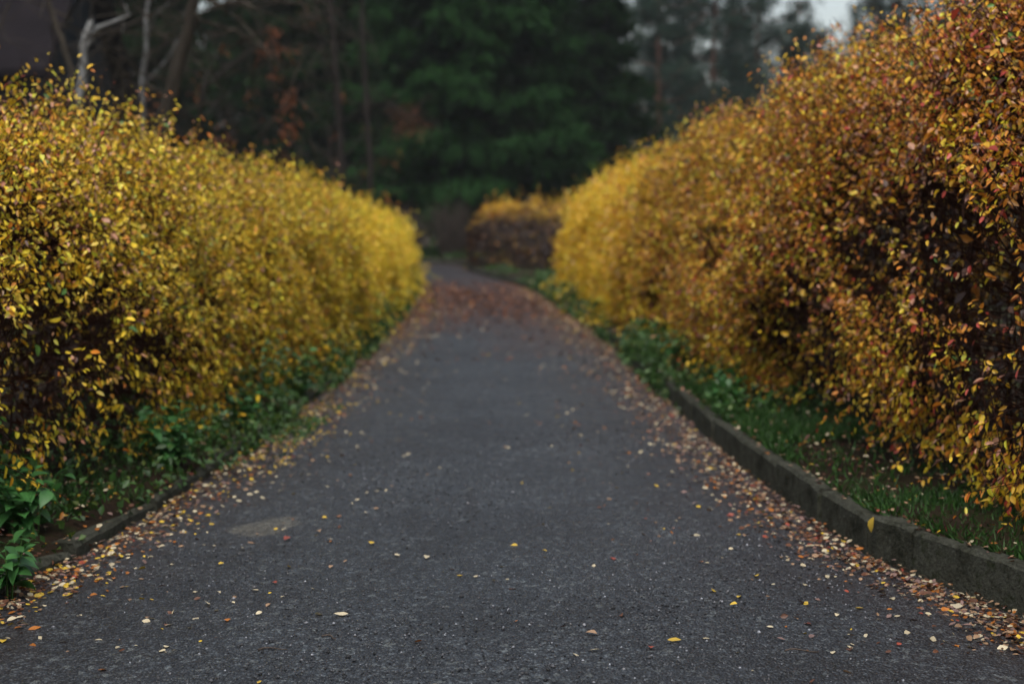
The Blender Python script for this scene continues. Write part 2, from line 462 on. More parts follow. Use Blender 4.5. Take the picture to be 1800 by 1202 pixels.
# kerbs: every stone a part of its kerb
def kerb(line, joints, top, depth, side, name, label):
    k = empty(name); tag(k, label, kind='structure')
    s_line = np.concatenate([[0], np.cumsum(np.linalg.norm(np.diff(line, axis=0), axis=1))])
    def pt(s): return np.array([np.interp(s, s_line, line[:, 0]), np.interp(s, s_line, line[:, 1])])
    for a, b in zip(joints[:-1], joints[1:]):
        if b > s_line[-1]: break
        p, q = pt(a + rnd.uniform(0.004, 0.012)), pt(b - rnd.uniform(0.004, 0.012))
        t = (q - p) / np.linalg.norm(q - p); nrm = np.array([t[1], -t[0]]) * side
        bm = bmesh.new()
        L = np.linalg.norm(q - p); lift = rnd.uniform(-0.014, 0.012); tilt = rnd.uniform(-0.010, 0.010); yaw = rnd.uniform(-0.010, 0.010)
        vs = []; ns = 6
        for e in range(ns):
            u = e / (ns - 1); c0 = p * (1 - u) + q * u; z0 = float(G(c0[1])); w = 2 * u - 1
            end = 0.006 if e in (0, ns - 1) else 0.0
            for o, h in ((0, -0.12), (0, top - 0.016), (0.014, top), (depth, top), (depth, -0.12)):
                jo, jh = (rnd.uniform(-0.004, 0.003), rnd.uniform(-0.006, 0.003)) if h > 0 else (0, 0)
                c = c0 + nrm * (o + yaw * w + jo); vs.append(bm.verts.new((c[0], c[1], z0 + h + (lift + tilt * w + jh - end) * (h > 0))))
        for e in range(ns - 1):
            for i in range(5):
                j = (i + 1) % 5
                bm.faces.new((vs[5 * e + i], vs[5 * e + j], vs[5 * e + 5 + j], vs[5 * e + 5 + i]))
        bm.faces.new(vs[4::-1]); bm.faces.new(vs[-5:])
        bmesh.ops.recalc_face_normals(bm, faces=bm.faces)
        me = bpy.data.meshes.new('kerb_stone'); bm.to_mesh(me); bm.free(); me.materials.append(M['kerb'])
        link('kerb_stone', me, k)
    return k
def arc_of(line, y):
    s = np.concatenate([[0], np.cumsum(np.linalg.norm(np.diff(line, axis=0), axis=1))])
    return float(np.interp(y, line[:, 1], s))
jr = [arc_of(Rl, y) for y in (2.2, 3.0, 3.9, 4.62, 5.53, 5.86, 6.5, 7.35)]
while jr[-1] < 85: jr.append(jr[-1] + rnd.uniform(0.78, 1.02))
kerb(Rl, jr, 0.155, 0.075, 1, 'kerb', 'mossy dark concrete kerb along the right edge of the path')
jl = [0.5]
while jl[-1] < 80: jl.append(jl[-1] + rnd.uniform(0.78, 1.05))
kerb(Ll, jl, 0.042, 0.11, -1, 'kerb', 'low leaf-strewn kerb along the left edge of the path')

# ------------------------------------------------------------------ hedges
PAL = {
    'yellow': (0.84, 0.60, 0.035), 'gold': (0.76, 0.44, 0.025), 'lime': (0.62, 0.56, 0.045), 'orange': (0.70, 0.27, 0.03),
    'red': (0.48, 0.07, 0.04), 'pink': (0.64, 0.34, 0.21), 'brown': (0.11, 0.042, 0.018), 'dark': (0.04, 0.017, 0.010), 'green': (0.13, 0.26, 0.05)}  # dark: leaf colour with the far hedge's shade put in
PN = list(PAL); PC = np.array([PAL[k] for k in PN])
LEAF_ME = {}
def leaf_mesh(kind):
    """a curved oval leaf, 1 m long before scaling"""
    if kind not in LEAF_ME:
        v = [(0, 0, 0)]; f = []
        prof = [(0.12, 0.13), (0.3, 0.27), (0.52, 0.29), (0.74, 0.2), (0.9, 0.08)]
        for y, w in prof:
            zc = -0.16 * y * y
            v += [(-w, y, zc + w * 0.3), (0, y, zc), (w, y, zc + w * 0.3)]
        v.append((0, 1, -0.2))
        f += [(0, 2, 1), (0, 3, 2)]
        for k in range(len(prof) - 1):
            a = 1 + 3 * k
            f += [(a, a + 1, a + 4, a + 3), (a + 1, a + 2, a + 5, a + 4)]
        a = 1 + 3 * (len(prof) - 1)
        f += [(a, a + 1, 16), (a + 1, a + 2, 16)]
        me = bpy.data.meshes.new('leaf'); me.from_pydata(v, [], f)
        me.materials.append(leaf_mat('leaf_' + kind, PAL[kind], 0.4, 0.35))
        for p in me.polygons: p.use_smooth = True
        LEAF_ME[kind] = me
    return LEAF_ME[kind]

PITCH = R(4.14)
def project(P):
    """picture coordinates in the photograph's 1800x1202 pixels and depth, for choosing what is worth building singly"""
    x, y, z = P[:, 0], P[:, 1], P[:, 2] - 1.3
    d = y * math.cos(PITCH) - z * math.sin(PITCH)
    u = y * math.sin(PITCH) + z * math.cos(PITCH)
    d = np.maximum(d, 0.1)
    return 900 + x / d * 2500, 601 - u / d * 2500, d

PROFILE = np.array([(0.24, 0.05), (0.05, 0.16), (0.0, 0.38), (0.06, 0.60), (0.22, 0.78), (0.46, 0.92), (0.80, 1.0), (1.15, 0.98), (1.42, 0.86), (1.58, 0.62), (1.6, 0.4), (1.35, 0.13)])

def hedge(name, label, cat, face, H, side, seed, density, mix, inner_mix, cap, singles=0, sparse=None, thick=1.0, taper=((0, 1), (50, 1)), top_shoots=1.0, size=1.0):
    """face: (x, y) line of the hedge's bulging front; side: +1 if the body lies to its right when walking along it"""
    r = np.random.default_rng(seed)
    line = resample(face, 0.1)
    seg = np.linalg.norm(np.diff(line, axis=0), axis=1); sl = np.concatenate([[0], np.cumsum(seg)]); Ltot = sl[-1]
    tan = unit(np.gradient(line, axis=0))
    root = empty(name, (float(line[len(line) // 2, 0]), float(line[len(line) // 2, 1]), 0)); tag(root, label, cat)
    off = np.array(root.location)
    prof = PROFILE.copy(); prof[:, 0] *= thick
    pl = np.concatenate([[0], np.cumsum(np.hypot(np.diff(prof[:, 0]), np.diff(prof[:, 1] * H)))])
    # smoother profile
    uu = np.linspace(0, pl[-1], 80)
    pu = np.interp(uu, pl, prof[:, 0]); pz = np.interp(uu, pl, prof[:, 1])
    ker = np.ones(9) / 9
    pu = np.convolve(np.pad(pu, 4, 'edge'), ker, 'valid'); pz = np.convolve(np.pad(pz, 4, 'edge'), ker, 'valid')
    du, dz = np.gradient(pu), np.gradient(pz * H)
    uc = 0.8 * thick
    nz1, nz2, nz3 = SinNoise(seed, f=1.3), SinNoise(seed + 1, f=3.5), SinNoise(seed + 2, f=0.7)
    def surface(s, q):
        """s along the hedge, q in 0..1 round the profile -> point, outward normal"""
        qi = q * 79
        px = np.interp(s, sl, line[:, 0]); py = np.interp(s, sl, line[:, 1])
        tx = np.interp(s, sl, tan[:, 0]); ty = np.interp(s, sl, tan[:, 1])
        n2 = np.stack([ty, -tx], 1) * side
        u = np.interp(qi, np.arange(80), pu); z = np.interp(qi, np.arange(80), pz)
        nu = -np.interp(qi, np.arange(80), dz); nzv = np.interp(qi, np.arange(80), du)
        c = np.ones(len(s)); nt_ = np.zeros(len(s))
        for e, (flag, cr) in enumerate(cap):
            if not flag: continue
            x = np.clip(((s - (Ltot - cr)) if e else (cr - s)) / cr, 0, 0.999)
            c = c * np.sqrt(1 - x * x); nt_ += (1 if e else -1) * x ** 2 * 1.5
        u = uc + (u - uc) * (0.15 + 0.85 * c); hz = z * H * (0.72 + 0.28 * c) * (1 + 0.05 * np.clip((9 - py) / 4, 0, 1)) * np.interp(py, [t[0] for t in taper], [t[1] for t in taper])
        P = np.stack([px + n2[:, 0] * u, py + n2[:, 1] * u, hz + G(py) + 0.06], 1)
        Nn = np.stack([n2[:, 0] * nu + tx * nt_, n2[:, 1] * nu + ty * nt_, nzv], 1)
        Nn = unit(Nn)
        P = P + Nn * (nz1(P) * 0.05 + nz2(P) * 0.05 + nz3(P * 6.0) * 0.03)[:, None]
        return P, Nn
    rich_s, far_s, twig_s = Soup(), Soup(), []
    cand = []
    plen = pl[-1]
    step = 0.5
    for s0 in np.arange(0, Ltot, step):
        mid = np.array([np.interp(s0, sl, line[:, 0]), np.interp(s0, sl, line[:, 1])])
        d = math.hypot(*mid)
        near = d < 13
        lod = 1.0 if d < 10 else min(2.1, 1 + (d - 10) * 0.05)
        nl = 9 if near else 8
        n_sh = int(density * step * plen / nl / lod ** 1.75)
        s = s0 + r.random(n_sh) * step
        q = r.random(n_sh)
        q = np.where((q > 0.62) & (r.random(n_sh) < 0.6), r.random(n_sh) * 0.62, q)      # fewer on the far side
        P, Nn = surface(s, q)
        keep = np.ones(n_sh, bool)
        hole = nz3(P * np.array([1, 1, 1.6])) + 0.6 * nz2(P * 0.8)
        if sparse is not None:
            keep &= r.random(n_sh) < sparse(P, hole)
        s, q, P, Nn = s[keep], q[keep], P[keep], Nn[keep]
        n_sh = len(s)
        if not n_sh: continue
        depth = r.exponential(0.10, n_sh) - 0.02
        ln = r.uniform(0.16, 0.36, n_sh) * (1 + (lod - 1) * 0.4)
        is_top = Nn[:, 2] > 0.45
        longer = (is_top & (r.random(n_sh) < 0.11 * top_shoots)) | ((P[:, 2] - G(P[:, 1]) < 0.6) & (r.random(n_sh) < 0.12))
        ln = np.where(longer, ln + r.uniform(0.1, 0.38, n_sh), ln)
        up = np.where(P[:, 2] - G(P[:, 1]) < 0.7, -0.5, 0.7) + r.normal(0, 0.3, n_sh)
        Dv = unit(Nn * 0.75 + np.stack([np.zeros(n_sh), np.zeros(n_sh), up], 1) + r.normal(0, 0.38, (n_sh, 3)))
        start = P - Nn * depth[:, None] - Dv * (ln * np.where(longer, 0.2, 0.65))[:, None]
        bend = r.normal(0, 0.10, (n_sh, 3)) + np.array([0, 0, -0.10])
        def on(t): return start + Dv * (ln * t)[:, None] + bend * (ln * t * t)[:, None]
        if near or d < 18:
            twig_s.append((on(0.0) - Dv * 0.12, on(0.5), on(1.0), np.full(n_sh, 0.0032), np.full(n_sh, 0.0013)))
        # which colour this shoot leans to
        base_p = mix(P, q, r)                                   # (n, len(PN)) weights
        for k in range(nl):
            t = 0.22 + 0.78 * (k + r.random(n_sh)) / nl
            Pk = on(t)
            lat = unit(np.cross(Dv, r.normal(0, 1, (n_sh, 3))))
            Ld = unit(Dv * 0.45 + lat * 0.75 + np.array([0, 0, -0.75]) + r.normal(0, 0.2, (n_sh, 3)))
            Ln = unit(Nn * 0.8 + np.array([0, 0, 0.5]) + r.normal(0, 0.5, (n_sh, 3)))
            Ls = np.clip(r.normal(0.0325, 0.0095, n_sh), 0.014, 0.058) * lod * size
            Ws = Ls * r.uniform(0.42, 0.62, n_sh)
            cdf = np.cumsum(base_p, 1); cdf /= cdf[:, -1:]
            ci = np.minimum((r.random(n_sh)[:, None] > cdf).sum(1), len(PN) - 1)
            col = PC[ci] * r.uniform(0.75, 1.2, (n_sh, 1)) * (1 + r.normal(0, 0.06, (n_sh, 3)))
            if singles and d < 11:
                px_, py_, dd = project(Pk)
                inside = (px_ > 5) & (px_ < 1795) & (py_ > 5) & (depth < 0.05) & (q < 0.6)
                for i in np.nonzero(inside)[0]:
                    if r.random() < 0.25:
                        cand.append((Ls[i] / dd[i], Pk[i], Ld[i], Ln[i], Ls[i], PN[ci[i]]))
            V, F, c = leaves_np(Pk, Ld, Ln, Ls, Ws, np.clip(col, 0.005, 1), rich=near, curl=0.15)
            (rich_s if near else far_s).add(V - off, F, c)
    # filler leaves added inside to block daylight; interior shade darkens their brown colour
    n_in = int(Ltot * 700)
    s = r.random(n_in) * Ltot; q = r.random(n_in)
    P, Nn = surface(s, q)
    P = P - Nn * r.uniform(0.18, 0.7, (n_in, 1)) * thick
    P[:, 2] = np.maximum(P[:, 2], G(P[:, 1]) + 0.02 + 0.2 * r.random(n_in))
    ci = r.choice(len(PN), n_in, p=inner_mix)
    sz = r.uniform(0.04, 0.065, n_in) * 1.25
    V, F, c = leaves_np(P, r.normal(0, 1, (n_in, 3)) + np.array([0, 0, -0.5]), r.normal(0, 1, (n_in, 3)), sz, sz * 0.6, PC[ci] * r.uniform(0.25, 0.7, (n_in, 1)))  # tint scaled down to paint the shade inside the hedge
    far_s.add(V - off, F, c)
    if rich_s.n:
        o = link('leaves', rich_s.mesh('leaves', M['hedge_leaf']), root); o['kind'] = 'stuff'
        o = link('leaves', far_s.mesh('leaves', M['hedge_leaf']), root); o['kind'] = 'stuff'
    else:
        o = link('leaves', far_s.mesh('leaves', M['hedge_leaf']), root); o['kind'] = 'stuff'
    # stems from the ground, and the twiggy inside
    n_st = int(Ltot * 26)
    s = 0.5 * cap[0][0] + r.random(n_st) * (Ltot - 0.5 * cap[0][0] - 0.5 * cap[1][0])
    px = np.interp(s, sl, line[:, 0]); py = np.interp(s, sl, line[:, 1]); tx = np.interp(s, sl, tan[:, 0]); ty = np.interp(s, sl, tan[:, 1])
    n2 = np.stack([ty, -tx], 1) * side
    w = r.uniform(0.45, 1.2, n_st) * thick; w2 = uc + (w - uc) * 1.35 + r.normal(0, 0.1, n_st)
    hgt = H * r.uniform(0.6, 0.93, n_st) * np.interp(py, [t[0] for t in taper], [t[1] for t in taper])
    P0 = np.stack([px + n2[:, 0] * w, py + n2[:, 1] * w, G(py) + 0.0], 1)
    P2 = np.stack([px + n2[:, 0] * w2 + tx * r.normal(0, 0.25, n_st), py + n2[:, 1] * w2 + ty * r.normal(0, 0.25, n_st), G(py) + hgt], 1)
    P1 = (P0 + P2) / 2 + r.normal(0, 0.11, (n_st, 3))
    V1, F1 = fine_tubes(P0, P1, P2, r.uniform(0.003, 0.010, n_st), np.full(n_st, 0.003))
    o = link('stems', mesh_np('stems', V1 - off, F1, M['twig']), root); o['kind'] = 'stuff'
    n_tw = int(Ltot * 150)
    s = r.random(n_tw) * Ltot; q = r.random(n_tw)
    P, Nn = surface(s, q)
    A = P - Nn * r.uniform(0.25, 0.6, (n_tw, 1)) * thick; A[:, 2] = np.maximum(A[:, 2], G(A[:, 1]) + 0.15)
    B = P - Nn * r.uniform(0.0, 0.15, (n_tw, 1)) + r.normal(0, 0.08, (n_tw, 3)) + np.array([0, 0, 0.12])
    twig_s.append((A, (A + B) / 2 + r.normal(0, 0.04, (n_tw, 3)), B, np.full(n_tw, 0.005), np.full(n_tw, 0.0018)))
    T = [np.concatenate([t[k] for t in twig_s]) for k in range(5)]
    V2, F2 = fine_tubes(*T)
    o = link('twigs', mesh_np('twigs', V2 - off, F2, M['twig']), root); o['kind'] = 'stuff'
    cand.sort(key=lambda t: -t[0])
    for sc_, P, Dl, Nl, L, kind in cand[:singles]:
        o = bpy.data.objects.new('leaf', leaf_mesh(kind)); C.objects.link(o); o.parent = root
        y = Vector(Dl).normalized(); x = y.cross(Vector(Nl)).normalized(); z = x.cross(y)
        m = Matrix((x, y, z)).transposed().to_4x4()
        o.matrix_local = Matrix.Translation(Vector(P - off) + z * 0.006) @ m @ Matrix.Scale(L * 1.05, 4)
    return root

def W(**k): return np.array([k.get(n, 0.0) for n in PN])
def mix_left(P, q, r):
    n = len(P)
    d = np.clip((P[:, 1] - 5) / 16, 0, 1)[:, None]
    a = W(yellow=.50, gold=.17, lime=.17, orange=.06, pink=.07, brown=.06, green=.015)
    b = W(yellow=.52, gold=.17, lime=.27, orange=.03, brown=.04, green=.015)
    w = a * (1 - d) + b * d
    top = np.clip(P[:, 2] - 1.3, 0, 0.7)[:, None] * (1 - d)
    w = w + top * W(orange=.22, pink=.15, red=.03)
    return w * (0.35 + r.random((n, len(PN))) * 1.3)
n_red = SinNoise(91, f=0.9)
def mix_right(P, q, r):
    n = len(P)
    d = np.clip((P[:, 1] - 7) / 15, 0, 1)[:, None]
    a = W(yellow=.12, gold=.22, lime=.08, orange=.40, red=.10, pink=.11, brown=.15, green=.015)
    b = W(yellow=.42, gold=.32, lime=.12, orange=.07, pink=.03, brown=.06)
    w = a * (1 - d) + b * d
    red = np.clip(n_red(P) + 0.5, 0, 1.8)[:, None] * np.clip(1.25 - d * 1.5, 0, 1)
    w = w + red * W(orange=.34, red=.10, brown=.10, pink=.10)
    w = w + (np.clip((0.95 - (P[:, 2] - G(P[:, 1]))) / 0.4, 0, 1)[:, None]) * W(yellow=.35, gold=.2, lime=.08)
    return w * (0.3 + r.random((n, len(PN))) * 1.4)
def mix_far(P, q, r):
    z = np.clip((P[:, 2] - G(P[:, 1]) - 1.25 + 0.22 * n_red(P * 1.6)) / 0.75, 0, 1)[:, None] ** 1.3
    w = W(dark=.86, brown=.10, gold=.03, orange=.02) * (1 - z) + W(gold=.40, orange=.16, yellow=.30, brown=.14) * z  # lower leaves painted darker for the tree shade on this hedge
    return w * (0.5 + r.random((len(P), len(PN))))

def sparse_left(P, hole):
    d = P[:, 1]; z = P[:, 2] - G(P[:, 1])
    near = np.clip((12.5 - d) / 6, 0, 1)
    low = np.clip((1.5 - z) / 0.75, 0, 1)
    base = 1 - 0.9 * near * low - 0.22 * near
    return np.clip(base - np.clip(hole - 0.4, 0, 1.5) * 0.4 * near * (0.25 + low), 0.07, 1)
def sparse_right(P, hole):
    d = P[:, 1]; z = P[:, 2] - G(P[:, 1])
    near = np.clip((14 - d) / 7, 0, 1)
    low = np.clip((2.0 - z) / 1.1, 0, 1)
    base = 1 - 0.36 * near * low - 0.05 * near
    for cy_, cz_, ry_, rz_, a_ in ((6.7, 1.42, 1.3, 0.33, 0.85), (5.6, 0.62, 1.0, 0.28, 0.6), (9.3, 0.72, 0.9, 0.22, 0.75), (12.5, 1.25, 1.2, 0.2, 0.7), (8.2, 0.35, 1.2, 0.2, 0.6), (14.5, 0.7, 1.3, 0.18, 0.6)):
        base = base - a_ * np.exp(-((d - cy_) / ry_) ** 2 - ((z - cz_) / rz_) ** 2)
    return np.clip(base - np.clip(hole - 0.2, 0, 1.5) * 0.42 * np.clip((20 - d) / 8, 0, 1) * (0.2 + low), 0.05, 1)
def sparse_far(P, hole):
    return np.full(len(P), 0.8)

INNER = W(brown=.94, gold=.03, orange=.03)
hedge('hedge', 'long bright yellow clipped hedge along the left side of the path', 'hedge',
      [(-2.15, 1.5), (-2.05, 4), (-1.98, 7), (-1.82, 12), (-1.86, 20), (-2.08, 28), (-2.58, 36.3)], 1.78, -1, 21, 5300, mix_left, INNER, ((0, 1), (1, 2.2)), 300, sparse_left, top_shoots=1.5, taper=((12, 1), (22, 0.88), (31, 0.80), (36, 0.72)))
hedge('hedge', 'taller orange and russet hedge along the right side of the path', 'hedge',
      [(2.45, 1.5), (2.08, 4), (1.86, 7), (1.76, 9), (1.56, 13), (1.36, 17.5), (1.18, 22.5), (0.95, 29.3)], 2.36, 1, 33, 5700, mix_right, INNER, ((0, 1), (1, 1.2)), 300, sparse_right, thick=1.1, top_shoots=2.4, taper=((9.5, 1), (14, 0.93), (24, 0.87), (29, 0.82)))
hedge('hedge', 'brown hedge with shade painted below its orange top, across the far bend of the path', 'hedge',
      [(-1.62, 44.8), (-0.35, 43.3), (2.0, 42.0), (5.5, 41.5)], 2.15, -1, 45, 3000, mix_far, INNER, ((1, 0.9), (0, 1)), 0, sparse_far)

# ------------------------------------------------------------------ trees
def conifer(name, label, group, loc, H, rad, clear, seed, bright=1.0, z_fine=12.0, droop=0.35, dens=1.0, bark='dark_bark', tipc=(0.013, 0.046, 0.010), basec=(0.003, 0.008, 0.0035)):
    r = np.random.default_rng(seed)
    root = empty(name, loc); tag(root, label, 'tree', group)
    tb = Tubes(); zz = np.linspace(-0.3, H * 0.97, 9)
    tb.add(np.stack([np.sin(zz * 0.3) * 0.06, np.cos(zz * 0.23) * 0.06, zz], 1), np.interp(zz, [0, 1, H], [0.34, 0.27, 0.03]) * (H / 20), 9)
    tb.build('trunk', M[bark], root)
    sp = Soup(); lt = []
    z = clear
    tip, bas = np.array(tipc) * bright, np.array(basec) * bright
    while z < H * 0.97:
        f = (z - clear) / (H - clear)
        Rz = rad * ((1 - f) ** 0.75) * (0.72 + 0.28 * min(1, f * 8 + 0.55))
        fine = 1.0 if z < z_fine else 0.45
        for k in range(int(r.integers(5, 8))):
            a = r.uniform(0, 2 * math.pi); ln = Rz * r.uniform(0.68, 1.1)
            dirh = np.array([math.cos(a), math.sin(a), 0]); sideh = np.array([-math.sin(a), math.cos(a), 0])
            zs = max(clear, z + r.normal(0, 0.28))
            n = max(5, int(ln * 15 * fine * dens))
            t = np.sort(r.uniform(0.12, 1, n))
            c = dirh[None] * (t * ln)[:, None]
            dr = droop * r.uniform(0.7, 1.5)
            c[:, 2] = zs + ln * (0.10 * t - dr * t ** 1.3 + 0.22 * np.clip(t - 0.65, 0, 1))
            lp = np.array([0, 0.5, 1.0])
            lc = dirh[None] * (lp * ln * 0.95)[:, None]; lc[:, 2] = zs + ln * (0.10 * lp - dr * lp ** 1.3)
            lt.append(lc)
            # side sprays off the limb, hanging
            wid = ln * 0.30 * (1.15 - t) + 0.25
            off = r.uniform(-1, 1, n) * wid
            base = c + sideh[None] * off[:, None]
            base[:, 2] -= np.abs(off) * r.uniform(0.1, 0.7, n) + r.exponential(0.18, n)
            for j in range(7):
                D = unit(dirh[None] * r.uniform(0.1, 0.9, (n, 1)) + sideh[None] * (np.sign(off) * r.uniform(0, 0.8, n))[:, None] + np.stack([r.normal(0, .28, n), r.normal(0, .28, n), r.normal(-0.45, 0.35, n)], 1))
                L = r.uniform(0.22, 0.5, n) * (1.0 if fine == 1 else 1.5); Wd = L * r.uniform(0.16, 0.28, n)
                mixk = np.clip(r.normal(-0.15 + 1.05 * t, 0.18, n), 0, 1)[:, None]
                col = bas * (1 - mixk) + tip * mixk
                V, F, cc = leaves_np(base + r.normal(0, 0.10, (n, 3)), D, r.normal(0, 0.5, (n, 3)) + np.array([0, 0, 1]), L, Wd, col)
                sp.add(V, F, cc)
        z += r.uniform(0.26, 0.42) * (1 if fine == 1 else 1.7)
    lt = np.array(lt)
    V, F = fine_tubes(lt[:, 0], lt[:, 1], lt[:, 2], np.full(len(lt), 0.05), np.full(len(lt), 0.012))
    link('branches', mesh_np('branches', V, F, M[bark]), root)
    o = link('crown', sp.mesh('crown', M['needle']), root); o['kind'] = 'stuff'
    return root

def pine(name, label, group, loc, H, seed, clear=0.3, spread=4.0, tone=1.0):
    r = np.random.default_rng(seed)
    root = empty(name, loc); tag(root, label, 'tree', group)
    tb = Tubes(); zz = np.linspace(-0.3, H, 10); wob = r.normal(0, 0.12, (10, 2)).cumsum(0) * 0.6; wob[0] = 0
    spine = np.stack([wob[:, 0], wob[:, 1], zz], 1)
    tb.add(spine, np.interp(zz, [0, H], [0.26, 0.05]), 8)
    tb.build('trunk', M['pine_bark'], root)
    br = Tubes(); sp = Soup()
    for k in range(int(H * 2.9)):
        f = clear + (1 - clear) * ((k + r.random()) / (H * 2.9))
        z = f * H; a = r.uniform(0, 6.28)
        ln = spread * (1.15 - 0.85 * ((f - clear) / (1 - clear)) ** 1.6) * r.uniform(0.45, 1.0)
        o = np.array([np.interp(z, zz, spine[:, 0]), np.interp(z, zz, spine[:, 1]), z])
        d = np.array([math.cos(a), math.sin(a), r.uniform(-0.05, 0.4)])
        p = [o, o + d * ln * 0.5 + np.array([0, 0, -0.05 * ln]), o + d * ln + np.array([0, 0, r.uniform(-0.2, 0.25) * ln])]
        br.add(p, [0.055, 0.035, 0.012], 4)
        for j in range(int(3 + ln * 2.4)):
            t = r.uniform(0.35, 1.05)
            c = o + d * ln * t + r.normal(0, 0.32 + 0.10 * ln, 3) * np.array([1, 1, 0.55])
            n = 30
            D = unit(r.normal(0, 1, (n, 3)) + np.array([0, 0, 0.35]))
            L = r.uniform(0.28, 0.5, n)
            g = r.uniform(0.7, 1.2) * tone
            col = np.array([0.028, 0.054, 0.038]) * g * r.uniform(0.7, 1.2, (n, 1))
            V, F, cc = leaves_np(c + r.normal(0, 0.20, (n, 3)), D, r.normal(0, 1, (n, 3)), L, L * 0.17, col)
            sp.add(V, F, cc)
    br.build('branches', M['pine_bark'], root)
    o = link('crown', sp.mesh('crown', M['needle']), root); o['kind'] = 'stuff'
    return root

def grow(tb, r, p, d, ln, rad, level, sides, maxlev, spread=0.6, up=0.12, tips=None):
    n = 4
    pts = [np.array(p, float)]; dd = np.array(d, float)
    for i in range(n):
        dd = unit(dd + r.normal(0, 0.13, 3) + np.array([0, 0, up * (0.5 if level else 0.3)]))
        pts.append(pts[-1] + dd * ln / n)
    rr = np.linspace(rad, rad * (0.55 if level < maxlev else 0.3), n + 1)
    tb.add(pts, rr, sides if level < 2 else 3, cap=level < 2)
    if level >= maxlev:
        if tips is not None: tips.append(pts[-1])
        return
    kids = int(r.integers(3, 6)) if level else int(r.integers(6, 10))
    for k in range(kids):
        t = r.uniform(0.3 if level else 0.35, 1.0) * n
        i = min(int(t), n - 1); q = pts[i] * (1 - (t - i)) + pts[i + 1] * (t - i)
        nd = unit(dd * 0.6 + unit(r.normal(0, 1, 3)) * (spread + 0.35))
        grow(tb, r, q, nd, ln * r.uniform(0.42, 0.68), np.interp(t, np.arange(n + 1), rr) * r.uniform(0.42, 0.62), level + 1, sides, maxlev, spread, up, tips)

def bare_tree(name, label, group, loc, H, seed, mat, rad=0.13, lean=(0, 0), maxlev=3, up=0.12, dead=0):
    r = np.random.default_rng(seed)
    root = empty(name, loc); tag(root, label, 'tree', group)
    tr = Tubes(); n = 6
    zz = np.linspace(-0.3, H * 0.6, n)
    sp = np.stack([lean[0] * zz + r.normal(0, 0.05, n), lean[1] * zz + r.normal(0, 0.05, n), zz], 1)
    tr.add(sp, np.linspace(rad, rad * 0.5, n), 8)
    tr.build('trunk', mat, root)
    br = Tubes(); tips = []
    for k in range(13):
        t = r.uniform(0.3, 1.0) * (n - 1); i = min(int(t), n - 2); q = sp[i] * (1 - (t - i)) + sp[i + 1] * (t - i)
        a = r.uniform(0, 6.28)
        grow(br, r, q, np.array([math.cos(a), math.sin(a), r.uniform(0.1, 1.1)]), H * r.uniform(0.22, 0.42), rad * r.uniform(0.22, 0.4), 1, 5, maxlev, 0.6, up, tips)
    br.build('branches', mat, root)
    if dead:
        idx = r.choice(len(tips), min(dead, len(tips)), replace=False); s = Soup()
        for i in idx:
            m = 14; Pp = tips[i] + r.normal(0, 0.13, (m, 3)) * np.array([1, 1, 1.6])
            L = r.uniform(0.07, 0.13, m)
            V, F, c = leaves_np(Pp, r.normal(0, 0.5, (m, 3)) + np.array([0, 0, -1]), r.normal(0, 1, (m, 3)), L, L * 0.55, np.array([0.22, 0.07, 0.022]) * r.uniform(0.6, 1.2, (m, 1)))
            s.add(V, F, c)
        o = link('dead_leaves', s.mesh('dead_leaves', M['litter']), root); o['kind'] = 'stuff'
    return root

def copy_tree(o, loc, rz, scale=1.0, label=None):
    c = o.copy(); C.objects.link(c); c.location = loc; c.rotation_euler = (0, 0, rz); c.scale = (scale,) * 3
    if label: c['label'] = label
    for ch in list(o.children):
        k = ch.copy(); C.objects.link(k); k.parent = c
    return c

def gz(x, y): return float(G(y)) + 0.0

# the big spruce where the path turns
conifer('spruce_tree', 'huge dark green spruce with drooping boughs at the end of the path', None, (-1.9, 61, gz(0, 61)), 22, 6.7, 3.0, 71, 1.15, 13, dens=1.15)
sp2 = conifer('spruce_tree', 'dark spruce standing just left of the huge spruce', 'dark spruces behind the left hedge', (-9.0, 62, gz(0, 62)), 19, 4.6, 2.6, 72, 0.62, 13)
copy_tree(sp2, (-15.5, 56, gz(0, 56)), 2.1, 1.05, 'dark spruce behind the thin pale trunks on the left')
copy_tree(sp2, (-21.5, 60, gz(0, 60)), 4.0, 1.1, 'dark spruce behind the brown-roofed house')
copy_tree(sp2, (-12.2, 70, gz(0, 70)), 5.2, 1.15, 'dark spruce showing between two nearer spruces on the left')
copy_tree(sp2, (-7.2, 73, gz(0, 73)), 0.4, 1.15, 'dark spruce filling the gap left of the huge spruce, farther back')
copy_tree(sp2, (-20.0, 78, gz(0, 78)), 3.1, 1.2, 'dark spruce far back on the left above the pale trunks')
copy_tree(sp2, (-27.5, 74, gz(0, 74)), 0.9, 1.15, 'dark spruce at the far left behind the house roof')
copy_tree(sp2, (3.4, 66, gz(0, 66)), 1.0, 0.95, 'dark spruce half hidden by the right side of the huge spruce')

